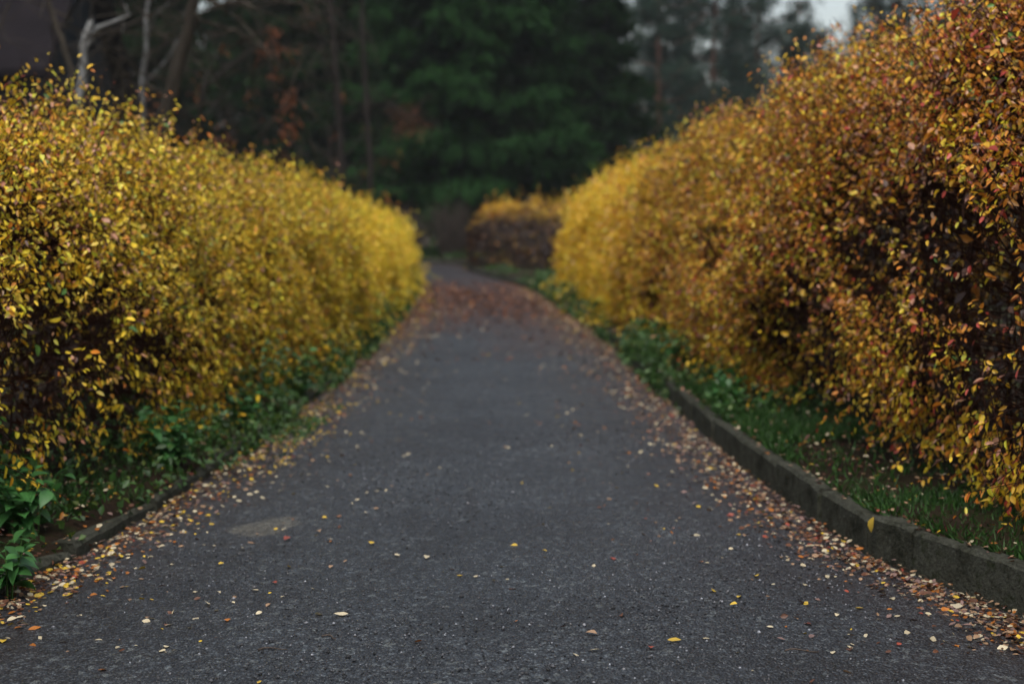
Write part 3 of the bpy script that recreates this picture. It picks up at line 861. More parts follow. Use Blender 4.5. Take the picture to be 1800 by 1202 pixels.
# hazy pines on the right
p1 = pine('pine_tree', 'tall hazy pine with reddish trunk right beside the huge spruce', 'pines behind the right hedge', (9.2, 92, gz(0, 92)), 24, 81, 0.2, 4.2)
p2 = pine('pine_tree', 'tall hazy pine with a broad crown, second from the huge spruce', 'pines behind the right hedge', (13.6, 98, gz(0, 98)), 25, 82, 0.22, 4.4)
for i, (x, y, rz, s, src, lab) in enumerate([
        (17.6, 102, 1.3, 0.98, p1, 'slim hazy pine just left of the bright gap in the sky'),
        (22.2, 112, 2.6, 0.66, p2, 'lower hazy pine beneath the bright gap in the sky'),
        (27.0, 100, 3.7, 1.02, p1, 'dark hazy pine just right of the bright gap in the sky'),
        (31.5, 96, 5.0, 1.0, p2, 'dark pine behind the top of the right hedge, near the corner'),
        (20.5, 104, 4.1, 0.72, p1, 'short hazy pine in front of the one beneath the bright gap'), (23.0, 107, 5.5, 0.62, p2, 'small hazy pine just above the hedge under the bright gap'), (29.5, 118, 0.2, 0.92, p2, 'faint hazy pine at the right edge of the bright gap'), (25.0, 120, 2.2, 0.72, p1, 'faint hazy pine farthest back near the bright gap'),
        (13.2, 128, 0.9, 1.05, p2, 'faint hazy pine far behind the reddish trunk beside the spruce'), (17.0, 135, 3.3, 1.0, p1, 'faint hazy pine far behind the second tall pine'), (20.5, 132, 5.7, 0.9, p2, 'faint hazy pine far behind the slim pine'), (39.0, 124, 1.7, 1.2, p2, 'faint pine far behind the right hedge corner'),
        (36.0, 98, 0.6, 1.05, p1, 'pine at the upper right corner behind the hedge top')]):
    copy_tree(src, (x, y, gz(0, y)), rz, s, lab)

# far woods closing the view
def far_woods():
    r = np.random.default_rng(5); s = Soup(); tw = []
    for k in range(150):
        a = r.uniform(-0.5, 0.5); d = r.uniform(125, 190)
        x, y = d * math.sin(a), d * math.cos(a)
        if abs(x - 24 * y / 112) < 4: continue
        h = r.uniform(7, 15) if x > 0 else r.uniform(12, 20)
        P0 = np.array([[x, y, gz(0, y)]]); P2 = P0 + np.array([[r.normal(0, .5), 0, h]])
        tw.append((P0, (P0 + P2) / 2, P2, np.array([0.2]), np.array([0.04])))
        m = 60
        B = P0 + np.array([[0, 0, 1]]) * (r.uniform(0.25, 1, (m, 1)) * h)
        a2 = r.uniform(0, 6.28, m); E = B + np.stack([np.cos(a2), np.sin(a2), r.uniform(0.2, 1.0, m)], 1) * r.uniform(0.8, 3, (m, 1))
        tw.append((B, (B + E) / 2 + r.normal(0, .2, (m, 3)), E, np.full(m, 0.05), np.full(m, 0.02)))
        if r.random() < 0.55:
            n = 420
            Pp = P0 + np.stack([r.normal(0, 1.6, n), r.normal(0, 1.6, n), r.uniform(0.25, 1, n) * h], 1)
            L = r.uniform(0.5, 0.9, n)
            V, F, c = leaves_np(Pp, r.normal(0, 1, (n, 3)), r.normal(0, 1, (n, 3)), L, L * 0.25, np.array([0.028, 0.05, 0.03]) * r.uniform(0.7, 1.2, (n, 1)))
            s.add(V, F, c)
    T = [np.concatenate([t[k] for t in tw]) for k in range(5)]
    V, F = fine_tubes(*T)
    tri = Soup()
    root = empty('far_woods'); tag(root, 'distant misty woodland closing the view behind the pines', 'woods', kind='stuff')
    o = link('branches', mesh_np('branches', V, F, M['dark_bark']), root); o['kind'] = 'stuff'
    o = link('foliage', s.mesh('foliage', M['needle']), root); o['kind'] = 'stuff'
far_woods()

# house behind the left hedge
def house():
    root = empty('house', (-14.6, 33.0, gz(0, 33) + 0.4)); tag(root, 'dark house with a brown roof behind the left hedge', 'house')
    def box(name, x0, x1, y0, y1, z0, z1, mat, parent):
        v = [(x, y, z) for z in (z0, z1) for y in (y0, y1) for x in (x0, x1)]
        f = [(0, 2, 3, 1), (4, 5, 7, 6), (0, 1, 5, 4), (2, 6, 7, 3), (0, 4, 6, 2), (1, 3, 7, 5)]
        me = bpy.data.meshes.new(name); me.from_pydata(v, [], f); me.materials.append(mat)
        return link(name, me, parent)
    box('wall', -3.6, 3.6, 0, 7, -0.4, 4.55, M['wall'], root)
    # gabled roof with a thick edge, ridge along the house
    e, x0, x1 = 0.5, -4.1, 4.1
    v = []
    for x in (x0, x1):
        v += [(x, -e, 4.42), (x, 3.5, 8.3), (x, 7 + e, 4.42), (x, 7 + e, 4.6), (x, 3.5, 8.5), (x, -e, 4.6)]
    f = [(i, (i + 1) % 6, 6 + (i + 1) % 6, 6 + i) for i in range(6)] + [(5, 4, 1, 0), (4, 3, 2, 1), (6, 7, 10, 11), (7, 8, 9, 10)]
    me = bpy.data.meshes.new('roof'); me.from_pydata(v, [], f); me.materials.append(M['roof'])
    link('roof', me, root)
    for xs in ((-3.6, -3.45), (3.45, 3.6)):
        gv = [(x, y, z) for x in xs for y, z in ((0, 4.5), (3.5, 8.28), (7, 4.5))]
        me = bpy.data.meshes.new('gable'); me.from_pydata(gv, [], [(0, 1, 2), (5, 4, 3), (0, 3, 4, 1), (1, 4, 5, 2)]); me.materials.append(M['wall'])
        link('gable', me, root)
    for x in (-2.0, 1.2):
        w = box('window', x, x + 1.0, -0.05, 0.02, 1.4, 2.9, M['frame'], root)
        box('pane', x + 0.08, x + 0.92, -0.058, -0.03, 1.48, 2.82, M['glass'], w)
house()

# pale and bare trees behind the left hedge
def at_px(u, v, d):
    """a point at depth d (y) seen at photo pixel u, v"""
    return np.array([(u - 900) / 2500 * d, d, 1.3 + (420 - v) / 2500 * d])

def traced_tree(name, label, d, trunk, limbs, mat, extra=None, base_r=0.1, group=None, twigs=0, seed=0, dead=None):
    b = at_px(*trunk[0][:2], d); loc = np.array([b[0], d, gz(0, d)])
    root = empty(name, tuple(loc)); tag(root, label, 'tree', group)
    r = np.random.default_rng(seed)
    tb = Tubes()
    pts = [at_px(u, v, d) - loc for u, v, _ in trunk]
    low = np.array([[pts[0][0] * 1.0, 0, -0.2]])
    pts = np.vstack([low, pts]); rad = [trunk[0][2] * 1.25] + [t[2] for t in trunk]
    # subdivide
    m = len(pts); u = np.linspace(0, m - 1, (m - 1) * 4 + 1)
    P = np.stack([np.interp(u, np.arange(m), pts[:, k]) for k in range(3)], 1) + np.cumsum(r.normal(0, 0.0045 * math.sqrt(d), (len(u), 3)) * np.array([1, 0.5, 0.3]), 0) * 0.5
    tb.add(P, np.interp(u, np.arange(m), rad), 9)
    tb.build('trunk', mat, root)
    for lim in limbs:
        lt = Tubes(); k = len(lim)
        p = np.array([at_px(a, b_, d + dy) - loc for a, b_, _, dy in lim]); u = np.linspace(0, k - 1, (k - 1) * 4 + 1)
        P = np.stack([np.interp(u, np.arange(k), p[:, j]) for j in range(3)], 1)
        lt.add(P, np.interp(u, np.arange(k), [q[2] for q in lim]), 7)
        lt.build('limb', mat, root)
    if twigs:
        tw = Tubes()
        srcs = [(at_px(a, b_, d + dy) - loc) for lim in limbs for a, b_, _, dy in lim[1:]] + [P_ for P_ in pts[2:]]
        for k in range(twigs):
            q = srcs[int(r.integers(len(srcs)))]
            dirn = unit(np.array([r.normal(0, 1), r.normal(0, 0.8), r.normal(-0.1, 0.7)]))
            grow(tw, r, q, dirn, r.uniform(0.6, 1.6), 0.016, 2, 3, 4, 0.5, -0.25)
        o = tw.build('twigs', M['brown_bark'], root); o['kind'] = 'stuff'
    if dead:
        s = Soup()
        for (uu_, v0, v1, wpx, n) in dead:
            v_ = r.uniform(v0, v1, n); Pp = np.array([at_px(uu_ + 0.25 * (vv - v0) + r.normal(0, wpx * 1.4), vv + r.normal(0, 6), d) for vv in v_]) - loc
            Pp[:, 1] += r.normal(0, 0.15, n)
            L = r.uniform(0.07, 0.12, n)
            V, F, c = leaves_np(Pp, r.normal(0, 0.4, (n, 3)) + np.array([0, 0, -1]), r.normal(0, 1, (n, 3)) + np.array([0, -.8, .4]), L, L * 0.55, np.array([0.13, 0.046, 0.02]) * r.uniform(0.6, 1.25, (n, 1)))
            s.add(V, F, c)
        o = link('dead_leaves', s.mesh('dead_leaves', M['litter']), root); o['kind'] = 'stuff'
    return root

traced_tree('bare_tree', 'pale grey trunk with a snapped top and one bent limb above the left hedge', 20,
            [(147, 330, .075), (151, 190, .07), (157, 130, .058), (158, 82, .05)],
            [[(157, 90, .05, 0), (160, 68, .045, 0), (168, 50, .04, .1), (171, 38, .02, .15)], [(162, 85, .035, 0), (174, 66, .032, 0), (182, 55, .03, -.1), (205, 47, .026, -.2), (222, 40, .022, -.3), (238, 33, .018, -.3)], [(236, 34, .016, -.3), (232, 24, .022, -.3), (229, 16, .012, -.3)], [(174, 66, .022, 0), (174, 82, .018, 0.05)], [(225, 42, .016, -.25), (224, 62, .010, -.2)]],
            M['pale_bark'], seed=1, twigs=14)
traced_tree('bare_tree', 'thin pale trunk right of the snapped grey trunk', 23,
            [(258, 330, .045), (261, 150, .04), (270, 95, .036), (272, 50, .033), (281, 0, .03), (290, -60, .024)],
            [[(270, 60, .02, 0), (285, 30, .016, -.3), (305, 14, .012, -.5)], [(262, 150, .015, 0), (300, 110, .012, .4), (330, 60, .008, .6)]], M['grey_bark'], seed=2, twigs=8)
traced_tree('bare_tree', 'brown trunk leaning right, with a pale bare limb hanging at the top edge', 21,
            [(262, 340, .12), (285, 220, .11), (310, 150, .10), (335, 75, .09), (352, 25, .085), (372, -40, .07), (384, -90, .05)],
            [[(365, -20, .03, 0), (374, 0, .028, -.3), (392, 15, .026, -.5), (412, 12, .024, -.7), (432, 10, .022, -.8), (455, 20, .018, -.9), (500, 12, .012, -1)], [(403, 14, .02, -.6), (405, 26, .022, -.6), (403, 36, .012, -.6)],
             [(405, 90, .012, -.4), (428, 78, .018, -.4), (470, 58, .014, -.6), (500, 52, .008, -.7)], [(352, 40, .025, 0), (420, 60, .022, .2), (462, 90, .02, .3), (485, 130, .018, .3), (490, 162, .016, .3), (510, 174, .012, .3)]], M['brown_bark'], seed=3, twigs=40,
            dead=[(478, 55, 110, 6, 60), (462, 95, 108, 4, 12), (486, 125, 140, 4, 16), (513, 155, 180, 5, 30), (502, 180, 245, 7, 50), (400, 85, 90, 4, 6)])
traced_tree('bare_tree', 'olive thin trunk leaning left beside the snapped grey trunk', 18.5,
            [(146, 330, .05), (132, 128, .042), (116, 76, .038), (104, 45, .032), (88, 0, .028), (72, -50, .02)], [[(106, 50, .010, 0), (125, 46, .008, .2), (140, 44, .005, .3)]], M['brown_bark'], seed=4, twigs=8)
traced_tree('bare_tree', 'slender dark trunk standing between the left hedge and the huge spruce', 46,
            [(655, 420, .10), (654, 300, .095), (651, 200, .09), (648, 60, .07), (646, -80, .05)], [[(650, 190, .04, 0), (690, 186, .03, -1), (722, 205, .02, -1.5)]], M['dark_bark'], seed=5, twigs=16,
            dead=[(712, 185, 240, 12, 170), (735, 215, 238, 6, 40)])
traced_tree('bare_tree', 'dim trunk just above the left hedge, left of the slender dark trunk', 44,
            [(600, 420, .13), (602, 300, .12), (598, 180, .11), (586, 40, .08), (570, -80, .05)], [[(600, 150, .03, 0), (570, 90, .025, -.8), (560, 30, .015, -1)]], M['dark_bark'], seed=6, twigs=40,
            dead=[(540, 20, 60, 8, 30)])
# brushwood of bare trees behind
bt = bare_tree('bare_tree', 'twiggy bare brown tree directly behind the house', 'bare trees behind the left hedge', (-8.3, 38, gz(0, 38)), 9, 61, M['dark_bark'], 0.10, (0.03, 0), 3, 0.02, dead=16)
bt['label'] = 'twiggy bare brown tree with rusty dead leaves, nearest the huge spruce'
copy_tree(bt, (-13.0, 41, gz(0, 41)), 1.9, 1.0, 'twiggy bare brown tree behind the leaning trunk')
copy_tree(bt, (-16.5, 44, gz(0, 44)), 3.3, 1.2, 'twiggy bare brown tree beside the house wall')
copy_tree(bt, (-10.4, 29, gz(0, 29)), 2.6, 0.8, 'twiggy bare brown tree in front of the dark house')
copy_tree(bt, (-11.9, 28, gz(0, 28)), 5.3, 0.75, 'twiggy bare brown tree at the left corner in front of the roof')
copy_tree(bt, (-6.3, 50, gz(0, 50)), 4.4, 0.9, 'twiggy bare brown tree in front of the left boughs of the huge spruce')

# grey-brown dry shrubs at the end of the path
def dry_shrub(loc, seed, label, h=1.7):
    r = np.random.default_rng(seed)
    root = empty('dry_shrub', loc); tag(root, label, 'shrub', 'dry shrubs at the end of the path')
    n = 260
    a = r.uniform(0, 6.28, n); rad = np.sqrt(r.random(n)) * 0.35
    P0 = np.stack([np.cos(a) * rad, np.sin(a) * rad, np.zeros(n)], 1)
    P2 = P0 + np.stack([np.cos(a) * r.uniform(0, 0.6, n), np.sin(a) * r.uniform(0, 0.6, n), r.uniform(0.5, 1, n) * h], 1)
    V, F = fine_tubes(P0, (P0 + P2) / 2 + r.normal(0, 0.07, (n, 3)), P2, np.full(n, 0.010), np.full(n, 0.004))
    o = link('stems', mesh_np('stems', V, F, M['dry_stem']), root); o['kind'] = 'stuff'
    m = 420
    b = P2[r.integers(0, n, m)]; E = b + r.normal(0, 0.25, (m, 3)) + np.array([0, 0, 0.15]); b = b - np.array([0, 0, 0.3]) * r.random((m, 1))
    V, F = fine_tubes(b, (b + E) / 2, E, np.full(m, 0.006), np.full(m, 0.002))
    o = link('twigs', mesh_np('twigs', V, F, M['dry_stem']), root); o['kind'] = 'stuff'
    return root
shr = [(-4.9, 53.8, 'dry grey shrub at the left hedge\'s far end'), (-4.0, 54.6, 'dry grey shrub left of the spruce trunk'), (-2.3, 54.2, 'dry grey shrub right of the spruce trunk'), (-1.3, 55.0, 'dry grey shrub behind the dark far hedge'), (-6.0, 55.2, 'dry grey shrub furthest left behind the bright hedge')]
for i, (x, y, lab) in enumerate(shr): dry_shrub((x, y, gz(0, y) + 0.05), 200 + i, lab, 1.5 + 0.3 * (i % 3))

# ------------------------------------------------------------------ green plants at the hedge feet
def green_cover(name, label, line, y0, y1, o0, o1, side, n, seed, hmax, zb, lsize=(0.03, 0.06)):
    r = np.random.default_rng(seed)
    y = y0 + (y1 - y0) * r.random(n) ** 1.35
    lx = line(y); k = r.random(n) ** 1.2
    x = lx + side * (o0 + 0.09 * np.clip((12 - y) / 4, 0, 1) * (side > 0) + (o1 - o0) * k)
    nz = SinNoise(seed, f=2.2)
    w = nz(np.stack([x, y, x * 0], 1))
    keep = r.random(n) < np.clip(0.5 + 0.45 * w, 0.04, 1)
    x, y, w = x[keep], y[keep], w[keep]; n = len(x)
    lod = np.clip(1 + (y - 9) * 0.06, 1, 2.4)
    z = G(y) + zb + r.random(n) ** 1.6 * hmax * np.clip(0.6 + 0.5 * w, 0.15, 1.4)
    L = r.uniform(*lsize, n) * lod
    D = unit(r.normal(0, 1, (n, 3)) + np.array([0, -0.2, 0.1])); Nn = unit(r.normal(0, 0.5, (n, 3)) + np.array([0, -0.2, 1]))
    g = np.array([[0.033, 0.086, 0.016]]) * r.uniform(0.5, 1.5, (n, 1)) + np.array([[0.05, 0.04, 0]]) * (r.random((n, 1)) < 0.2) * r.random((n, 1))
    V, F, c = leaves_np(np.stack([x, y, z], 1), D, Nn, L, L * r.uniform(0.45, 0.75, n), np.clip(g, 0, 1), rich=False)
    return tag(link(name, mesh_np(name, V, F, M['green'], c)), label, 'ground cover', kind='stuff')
green_cover('ground_cover', 'low green weeds along the foot of the left hedge', x_left, 3.5, 38, -0.03, 0.75, -1, 36000, 301, 0.44, 0.05)
green_cover('ground_cover', 'low green weeds along the foot of the right hedge', x_right, 8.5, 34, -0.03, 0.75, 1, 19000, 302, 0.30, 0.13)
green_cover('ground_cover', 'sparse low weeds before the dark far hedge', x_right, 33, 46, 0.0, 0.8, 1, 1300, 308, 0.10, 0.11)
green_cover('ground_cover', 'weeds spilling over the far right kerb', x_right, 10.5, 33, -0.07, 0.08, 1, 4500, 305, 0.20, 0.0)
green_cover('ground_cover', 'weeds hiding the left kerb beyond the pale patch', x_left, 8, 36, -0.10, 0.08, -1, 5000, 306, 0.16, 0.0)
green_cover('ground_cover', 'mossy tuft of weeds spread on the asphalt by the left kerb', x_left, 8.2, 11.0, -0.32, 0.0, -1, 1500, 307, 0.035, 0.0, (0.02, 0.04))
green_cover('ground_cover', 'green turf on the bank beyond the bend', lambda y: np.full_like(y, -6.0), 53.4, 57, 0, 6, 1, 9000, 303, 0.28, 0.09, (0.05, 0.09))

def grass(name, label, n, seed, fx, y0, y1, hmin, hmax):
    r = np.random.default_rng(seed)
    y = y0 + (y1 - y0) * r.random(n); x = fx(y, r)
    nz = SinNoise(seed, f=2.6); w = nz(np.stack([x, y, 0 * x], 1))
    keep = r.random(n) < np.clip(0.45 + 0.5 * w, 0.03, 1); x, y = x[keep], y[keep]; n = len(x)
    P = np.stack([x, y, G(y) + np.where(x > 0, 0.135, BED - 0.02)], 1)
    D = unit(np.stack([r.normal(0, 0.55, n), r.normal(0, 0.55, n), np.ones(n)], 1))
    L = r.uniform(hmin, hmax, n); Nn = r.normal(0, 1, (n, 3))
    g = np.array([[0.042, 0.112, 0.022]]) * r.uniform(0.5, 1.4, (n, 1))
    V, F, c = leaves_np(P, D, Nn, L, np.full(n, 0.006), g, curl=0.3)
    return tag(link(name, mesh_np(name, V, F, M['green'], c)), label, 'grass', kind='stuff')
grass('grass', 'short green grass on the strip behind the right kerb', 46000, 311, lambda y, r: x_right(y) + 0.07 + r.random(len(y)) ** 1.3 * 0.8, 4.0, 11, 0.03, 0.09)
grass('grass', 'thin grass tufts behind the left kerb', 7000, 312, lambda y, r: x_left(y) - 0.12 - r.random(len(y)) * 0.5, 4.5, 12, 0.04, 0.10)
def moss(y, r): return x_right(y) - 0.01 - r.random(len(y)) ** 2 * 0.06
r_ = np.random.default_rng(9)

WEED_ME = None
def weed_leaf():
    global WEED_ME
    if WEED_ME is None:
        v = [(0, 0, 0)]; f = []
        prof = [(0.15, 0.2), (0.32, 0.3), (0.52, 0.27), (0.74, 0.17), (0.9, 0.07)]
        for y, w in prof:
            zc = 0.12 * y - 0.34 * y * y
            v += [(-w, y, zc + w * 0.25), (0, y, zc), (w, y, zc + w * 0.25)]
        v.append((0, 1, -0.24)); f += [(0, 2, 1), (0, 3, 2)]
        for k in range(4):
            a = 1 + 3 * k; f += [(a, a + 1, a + 4, a + 3), (a + 1, a + 2, a + 5, a + 4)]
        f += [(13, 14, 16), (14, 15, 16)]
        WEED_ME = bpy.data.meshes.new('leaf'); WEED_ME.from_pydata(v, [], f)
        for p in WEED_ME.polygons: p.use_smooth = True
        WEED_ME.materials.append(leaf_mat('weed_leaf', (0.045, 0.15, 0.036), 0.45, 0.3, 0.4, 0.35))
    return WEED_ME
def weed(x, y, h, nst, seed, label, ls=0.085, zb=BED):
    r = np.random.default_rng(seed)
    root = empty('leafy_weed', (x, y, gz(x, y) + zb)); tag(root, label, 'weed', 'leafy weeds at the hedge feet')
    tb = Tubes()
    for s in range(nst):
        a = r.uniform(0, 6.28); b = np.array([math.cos(a), math.sin(a), 0]) * r.uniform(0, 0.07)
        hh = h * r.uniform(0.55, 1.0); ln = np.array([math.cos(a), math.sin(a), 0]) * hh * r.uniform(0.15, 0.5)
        pts = np.array([b + ln * t * t + np.array([0, 0, hh * t]) for t in (0, .33, .66, 1)]); pts[0, 2] = -0.03
        tb.add(pts, [0.004, 0.0035, 0.003, 0.002], 4)
        for k in range(8):
            t = 0.2 + 0.8 * k / 7; q = b + ln * t * t + np.array([0, 0, hh * t])
            an = k // 2 * 1.57 + (k % 2) * math.pi + r.normal(0, 0.35) + a
            o = bpy.data.objects.new('leaf', weed_leaf()); C.objects.link(o); o.parent = root
            o.location = q; o.rotation_euler = (r.normal(0.1, 0.3), r.normal(0, 0.3), an); sc = ls * (1.15 - 0.5 * t) * r.uniform(0.8, 1.25); o.scale = (sc, sc, sc)
    tb.build('stem', M['green_stem'], root)
M['green_stem'] = bark_mat('green_stem', (0.03, 0.07, 0.02), (0.06, 0.11, 0.03), 20)
weeds = [(-1.85, 5.14, 0.19, 4, 'green nettle-like weed on the path edge at the lower left corner', 0.09),
         (-2.06, 5.9, 0.30, 6, 'bushy green weed behind the left kerb, second from the near corner', 0.10),
         (-2.25, 6.35, 0.26, 4, 'green weed close under the dark foot of the left hedge', 0.085),
         (-1.84, 7.55, 0.30, 8, 'large bushy bright green weed behind the kerb left of the pale patch', 0.10),
         (-2.15, 8.3, 0.28, 4, 'green weed just beyond the large bushy one by the left kerb', 0.085),
         (-1.76, 9.4, 0.26, 4, 'green weed hanging towards the left kerb under yellow sprays', 0.08),
         (-1.72, 11.3, 0.34, 5, 'green weed under the drooping yellow sprays of the left hedge', 0.09),
         (-1.83, 13.6, 0.34, 5, 'farthest leafy weed along the left kerb', 0.10),
         (1.48, 9.6, 0.22, 5, 'bright green weed spilling over the right kerb', 0.09),
         (1.60, 10.5, 0.26, 5, 'green weed behind the one spilling over the right kerb', 0.09),
         (1.52, 12.6, 0.30, 5, 'green weed below the lowest leaves of the right hedge', 0.10),
         (1.44, 14.6, 0.30, 5, 'farthest leafy weed along the right kerb', 0.10)]
for i, (x, y, h, n, lab, ls) in enumerate(weeds): weed(x, y, h * 1.15, n + 3, 400 + i, lab, ls * 1.1, (BED - 0.02 if x < 0 else 0.135) - (0.06 if i == 0 else 0))

# ------------------------------------------------------------------ fallen leaves
LIT = {'cream': (0.46, 0.40, 0.27), 'tan': (0.27, 0.17, 0.10), 'yellow': (0.50, 0.34, 0.04), 'orange': (0.34, 0.12, 0.02), 'brown': (0.10, 0.04, 0.02), 'mauve': (0.19, 0.12, 0.105), 'red': (0.24, 0.05, 0.03)}
LN = list(LIT); LC = np.array([LIT[k] for k in LN])
def bed_z(x, y): return G(y) + BED + 0.03
def scatter(n, seed, fx, y0, y1, pw, probs, size=(0.012, 0.035), lift=0.03):
    r = np.random.default_rng(seed)
    y = y0 + (y1 - y0) * (np.clip(r.normal(0.55, 0.2, n), 0, 1) if isinstance(pw, tuple) else r.random(n) ** pw); x = fx(y, r)
    inside = (x > x_left(y)) & (x < x_right(y))
    onk = ((x > x_right(y)) & (x < x_right(y) + 0.12)); onl = ((x < x_left(y)) & (x > x_left(y) - 0.12))
    z = np.where(inside, path_z(x, y) + 0.004, np.where(onk, G(y) + 0.163, np.where(onl, G(y) + 0.05, np.where(x > 0, G(y) + 0.17, G(y) + BED + 0.015))))
    z = z + r.random(n) ** 3 * lift
    ci = r.choice(len(LN), n, p=probs); L = r.uniform(*size, n)
    th = r.uniform(0, 6.28, n)
    D = np.stack([np.cos(th), np.sin(th), r.normal(0.05, 0.12, n)], 1)
    Nn = unit(np.stack([r.normal(0, 0.45, n), r.normal(0, 0.45, n), np.ones(n)], 1))
    return np.stack([x, y, z], 1), D, Nn, L, ci
def pr(**k): a = np.array([k.get(n, 0) for n in LN], float); return a / a.sum()
edge_mix = pr(cream=.17, tan=.32, yellow=.03, orange=.09, brown=.28, mauve=.16, red=.03)
left_mix = pr(cream=.20, tan=.22, yellow=.14, orange=.12, brown=.28, mauve=.10, red=.02)
chunks = [
    ('right', scatter(7500, 501, lambda y, r: x_right(y) - np.abs(r.normal(0, 1, len(y))) * np.interp(y, [5, 9, 20], [0.14, 0.21, 0.22]) - 0.01, 4.4, 34, 1.9, edge_mix)),
    ('right', scatter(800, 502, lambda y, r: x_right(y) - r.random(len(y)) ** 1.6 * 1.0, 4.4, 30, 1.6, edge_mix, lift=0.004)),
    ('right', scatter(2600, 503, lambda y, r: x_right(y) + r.random(len(y)) ** 1.2 * 0.8, 4.4, 34, 1.7, edge_mix)),
    ('left', scatter(5500, 504, lambda y, r: x_left(y) + np.abs(r.normal(0, 1, len(y))) * np.interp(y, [5, 9, 20], [0.13, 0.22, 0.24]), 4.4, 34, 1.9, left_mix)),
    ('left', scatter(650, 505, lambda y, r: x_left(y) + r.random(len(y)) ** 1.5 * 1.1, 4.4, 30, 1.5, pr(cream=.45, tan=.2, yellow=.15, orange=.1, brown=.1), lift=0.004)),
    ('left', scatter(3200, 506, lambda y, r: x_left(y) - r.random(len(y)) * 0.6, 4.4, 34, 1.7, left_mix)),
    ('left', scatter(520, 509, lambda y, r: x_left(y) + r.random(len(y)) ** 1.4 * 0.42, 7.9, 11.2, 1.0, pr(yellow=.6, cream=.15, tan=.15, orange=.1), lift=0.02)),
    ('middle', scatter(420, 507, lambda y, r: x_left(y) + (x_right(y) - x_left(y)) * r.random(len(y)), 4.0, 24, 1.25, pr(cream=.4, tan=.2, yellow=.14, orange=.12, brown=.1, red=.04), (0.014, 0.034), 0.0)),
    ('far', scatter(4200, 508, lambda y, r: x_left(y) + (x_right(y) - x_left(y)) * r.random(len(y)) ** np.where(y < 22, 2.2, 1.15), 15, 37, (0.0,), pr(brown=.9, orange=.05, tan=.02, red=.03), (0.025, 0.055), 0.01)),
]
zone = np.concatenate([np.full(len(c[1][0]), i) for i, c in enumerate(chunks)])
P = np.concatenate([c[1][0] for c in chunks]); D = np.concatenate([c[1][1] for c in chunks]); Nn = np.concatenate([c[1][2] for c in chunks]); L = np.concatenate([c[1][3] for c in chunks]); ci = np.concatenate([c[1][4] for c in chunks])
zn = np.array([c[0] for c in chunks])[zone]
px_, py_, dd = project(P)
on_path = (P[:, 0] > x_left(P[:, 1]) + 0.02) & (P[:, 0] < x_right(P[:, 1]) - 0.02)
score = np.where((px_ > 8) & (px_ < 1792) & (py_ > 8) & (py_ < 1194) & on_path & (dd < 16), L / dd, 0)
lone = np.where((zone == 1) | (zone == 4) | (zone == 7), 1.6, 1.0)
order = np.argsort(-score * lone)
single = np.zeros(len(P), bool); single[order[:285]] = True
single &= score > 0
LIT_ME = {}
def lit_mesh(kind, v):
    if (kind, v) not in LIT_ME:
        r = np.random.default_rng(600 + v)
        vs = [(0, 0, 0)]; f = []
        prof = [(0.14, 0.16), (0.36, 0.3), (0.6, 0.28), (0.82, 0.15)]
        c1, c2 = r.uniform(0.05, 0.3), r.uniform(-0.15, 0.25)
        for y, w in prof:
            zc = c2 * y * (1 - y) * 2
            wl, wr = w * r.uniform(0.85, 1.1), w * r.uniform(0.85, 1.1)
            vs += [(-wl, y, zc + wl * c1 * 2), (0, y, zc), (wr, y, zc + wr * c1 * 1.4)]
        vs.append((0, 1, c2 * 0.1)); f += [(0, 2, 1), (0, 3, 2)]
        for k in range(3):
            a = 1 + 3 * k; f += [(a, a + 1, a + 4, a + 3), (a + 1, a + 2, a + 5, a + 4)]
        f += [(10, 11, 13), (11, 12, 13)]
        me = bpy.data.meshes.new('fallen_leaf'); me.from_pydata(vs, [], f)
        for p in me.polygons: p.use_smooth = True
        mk = 'lit_' + kind
        if mk not in M: M[mk] = leaf_mat('fallen_' + kind, LIT[kind], 0.5, 0.1, 0.35, 0.25)
        me.materials.append(M[mk]); LIT_ME[(kind, v)] = me
    return LIT_ME[(kind, v)]
WORD = {'cream': 'pale cream', 'tan': 'tan', 'yellow': 'yellow', 'orange': 'orange', 'brown': 'dark brown', 'mauve': 'greyish pink', 'red': 'dark red'}
def put_leaf(p, d, n, l, kind, label, group=None):
    o = bpy.data.objects.new('fallen_leaf', lit_mesh(kind, rnd.randrange(4))); C.objects.link(o)
    y = Vector(d).normalized(); x = y.cross(Vector(n)).normalized(); z = x.cross(y)
    o.matrix_world = Matrix.Translation(Vector(p)) @ Matrix((x, y, z)).transposed().to_4x4() @ Matrix.Scale(l, 4)
    return tag(o, label, 'leaf', group)
cells = {}
for i in np.nonzero(single)[0]:
    xl, xr = float(x_left(P[i, 1])), float(x_right(P[i, 1])); f = (P[i, 0] - xl) / (xr - xl); y = P[i, 1]
    lat = 'by left kerb' if f < 0.09 else 'near left kerb' if f < 0.26 else 'on left half' if f < 0.5 else 'on right half' if f < 0.74 else 'near right kerb' if f < 0.91 else 'by right kerb'
    band = 'at the bottom edge' if y < 4.75 else 'just before the drooping leaf' if y < 5.4 else 'level with the drooping leaf' if y < 6.0 else 'level with the pale patch' if y < 6.8 else 'just past the pale patch' if y < 8.2 else 'far past the pale patch'
    cells.setdefault((LN[ci[i]], lat, band), []).append(i)
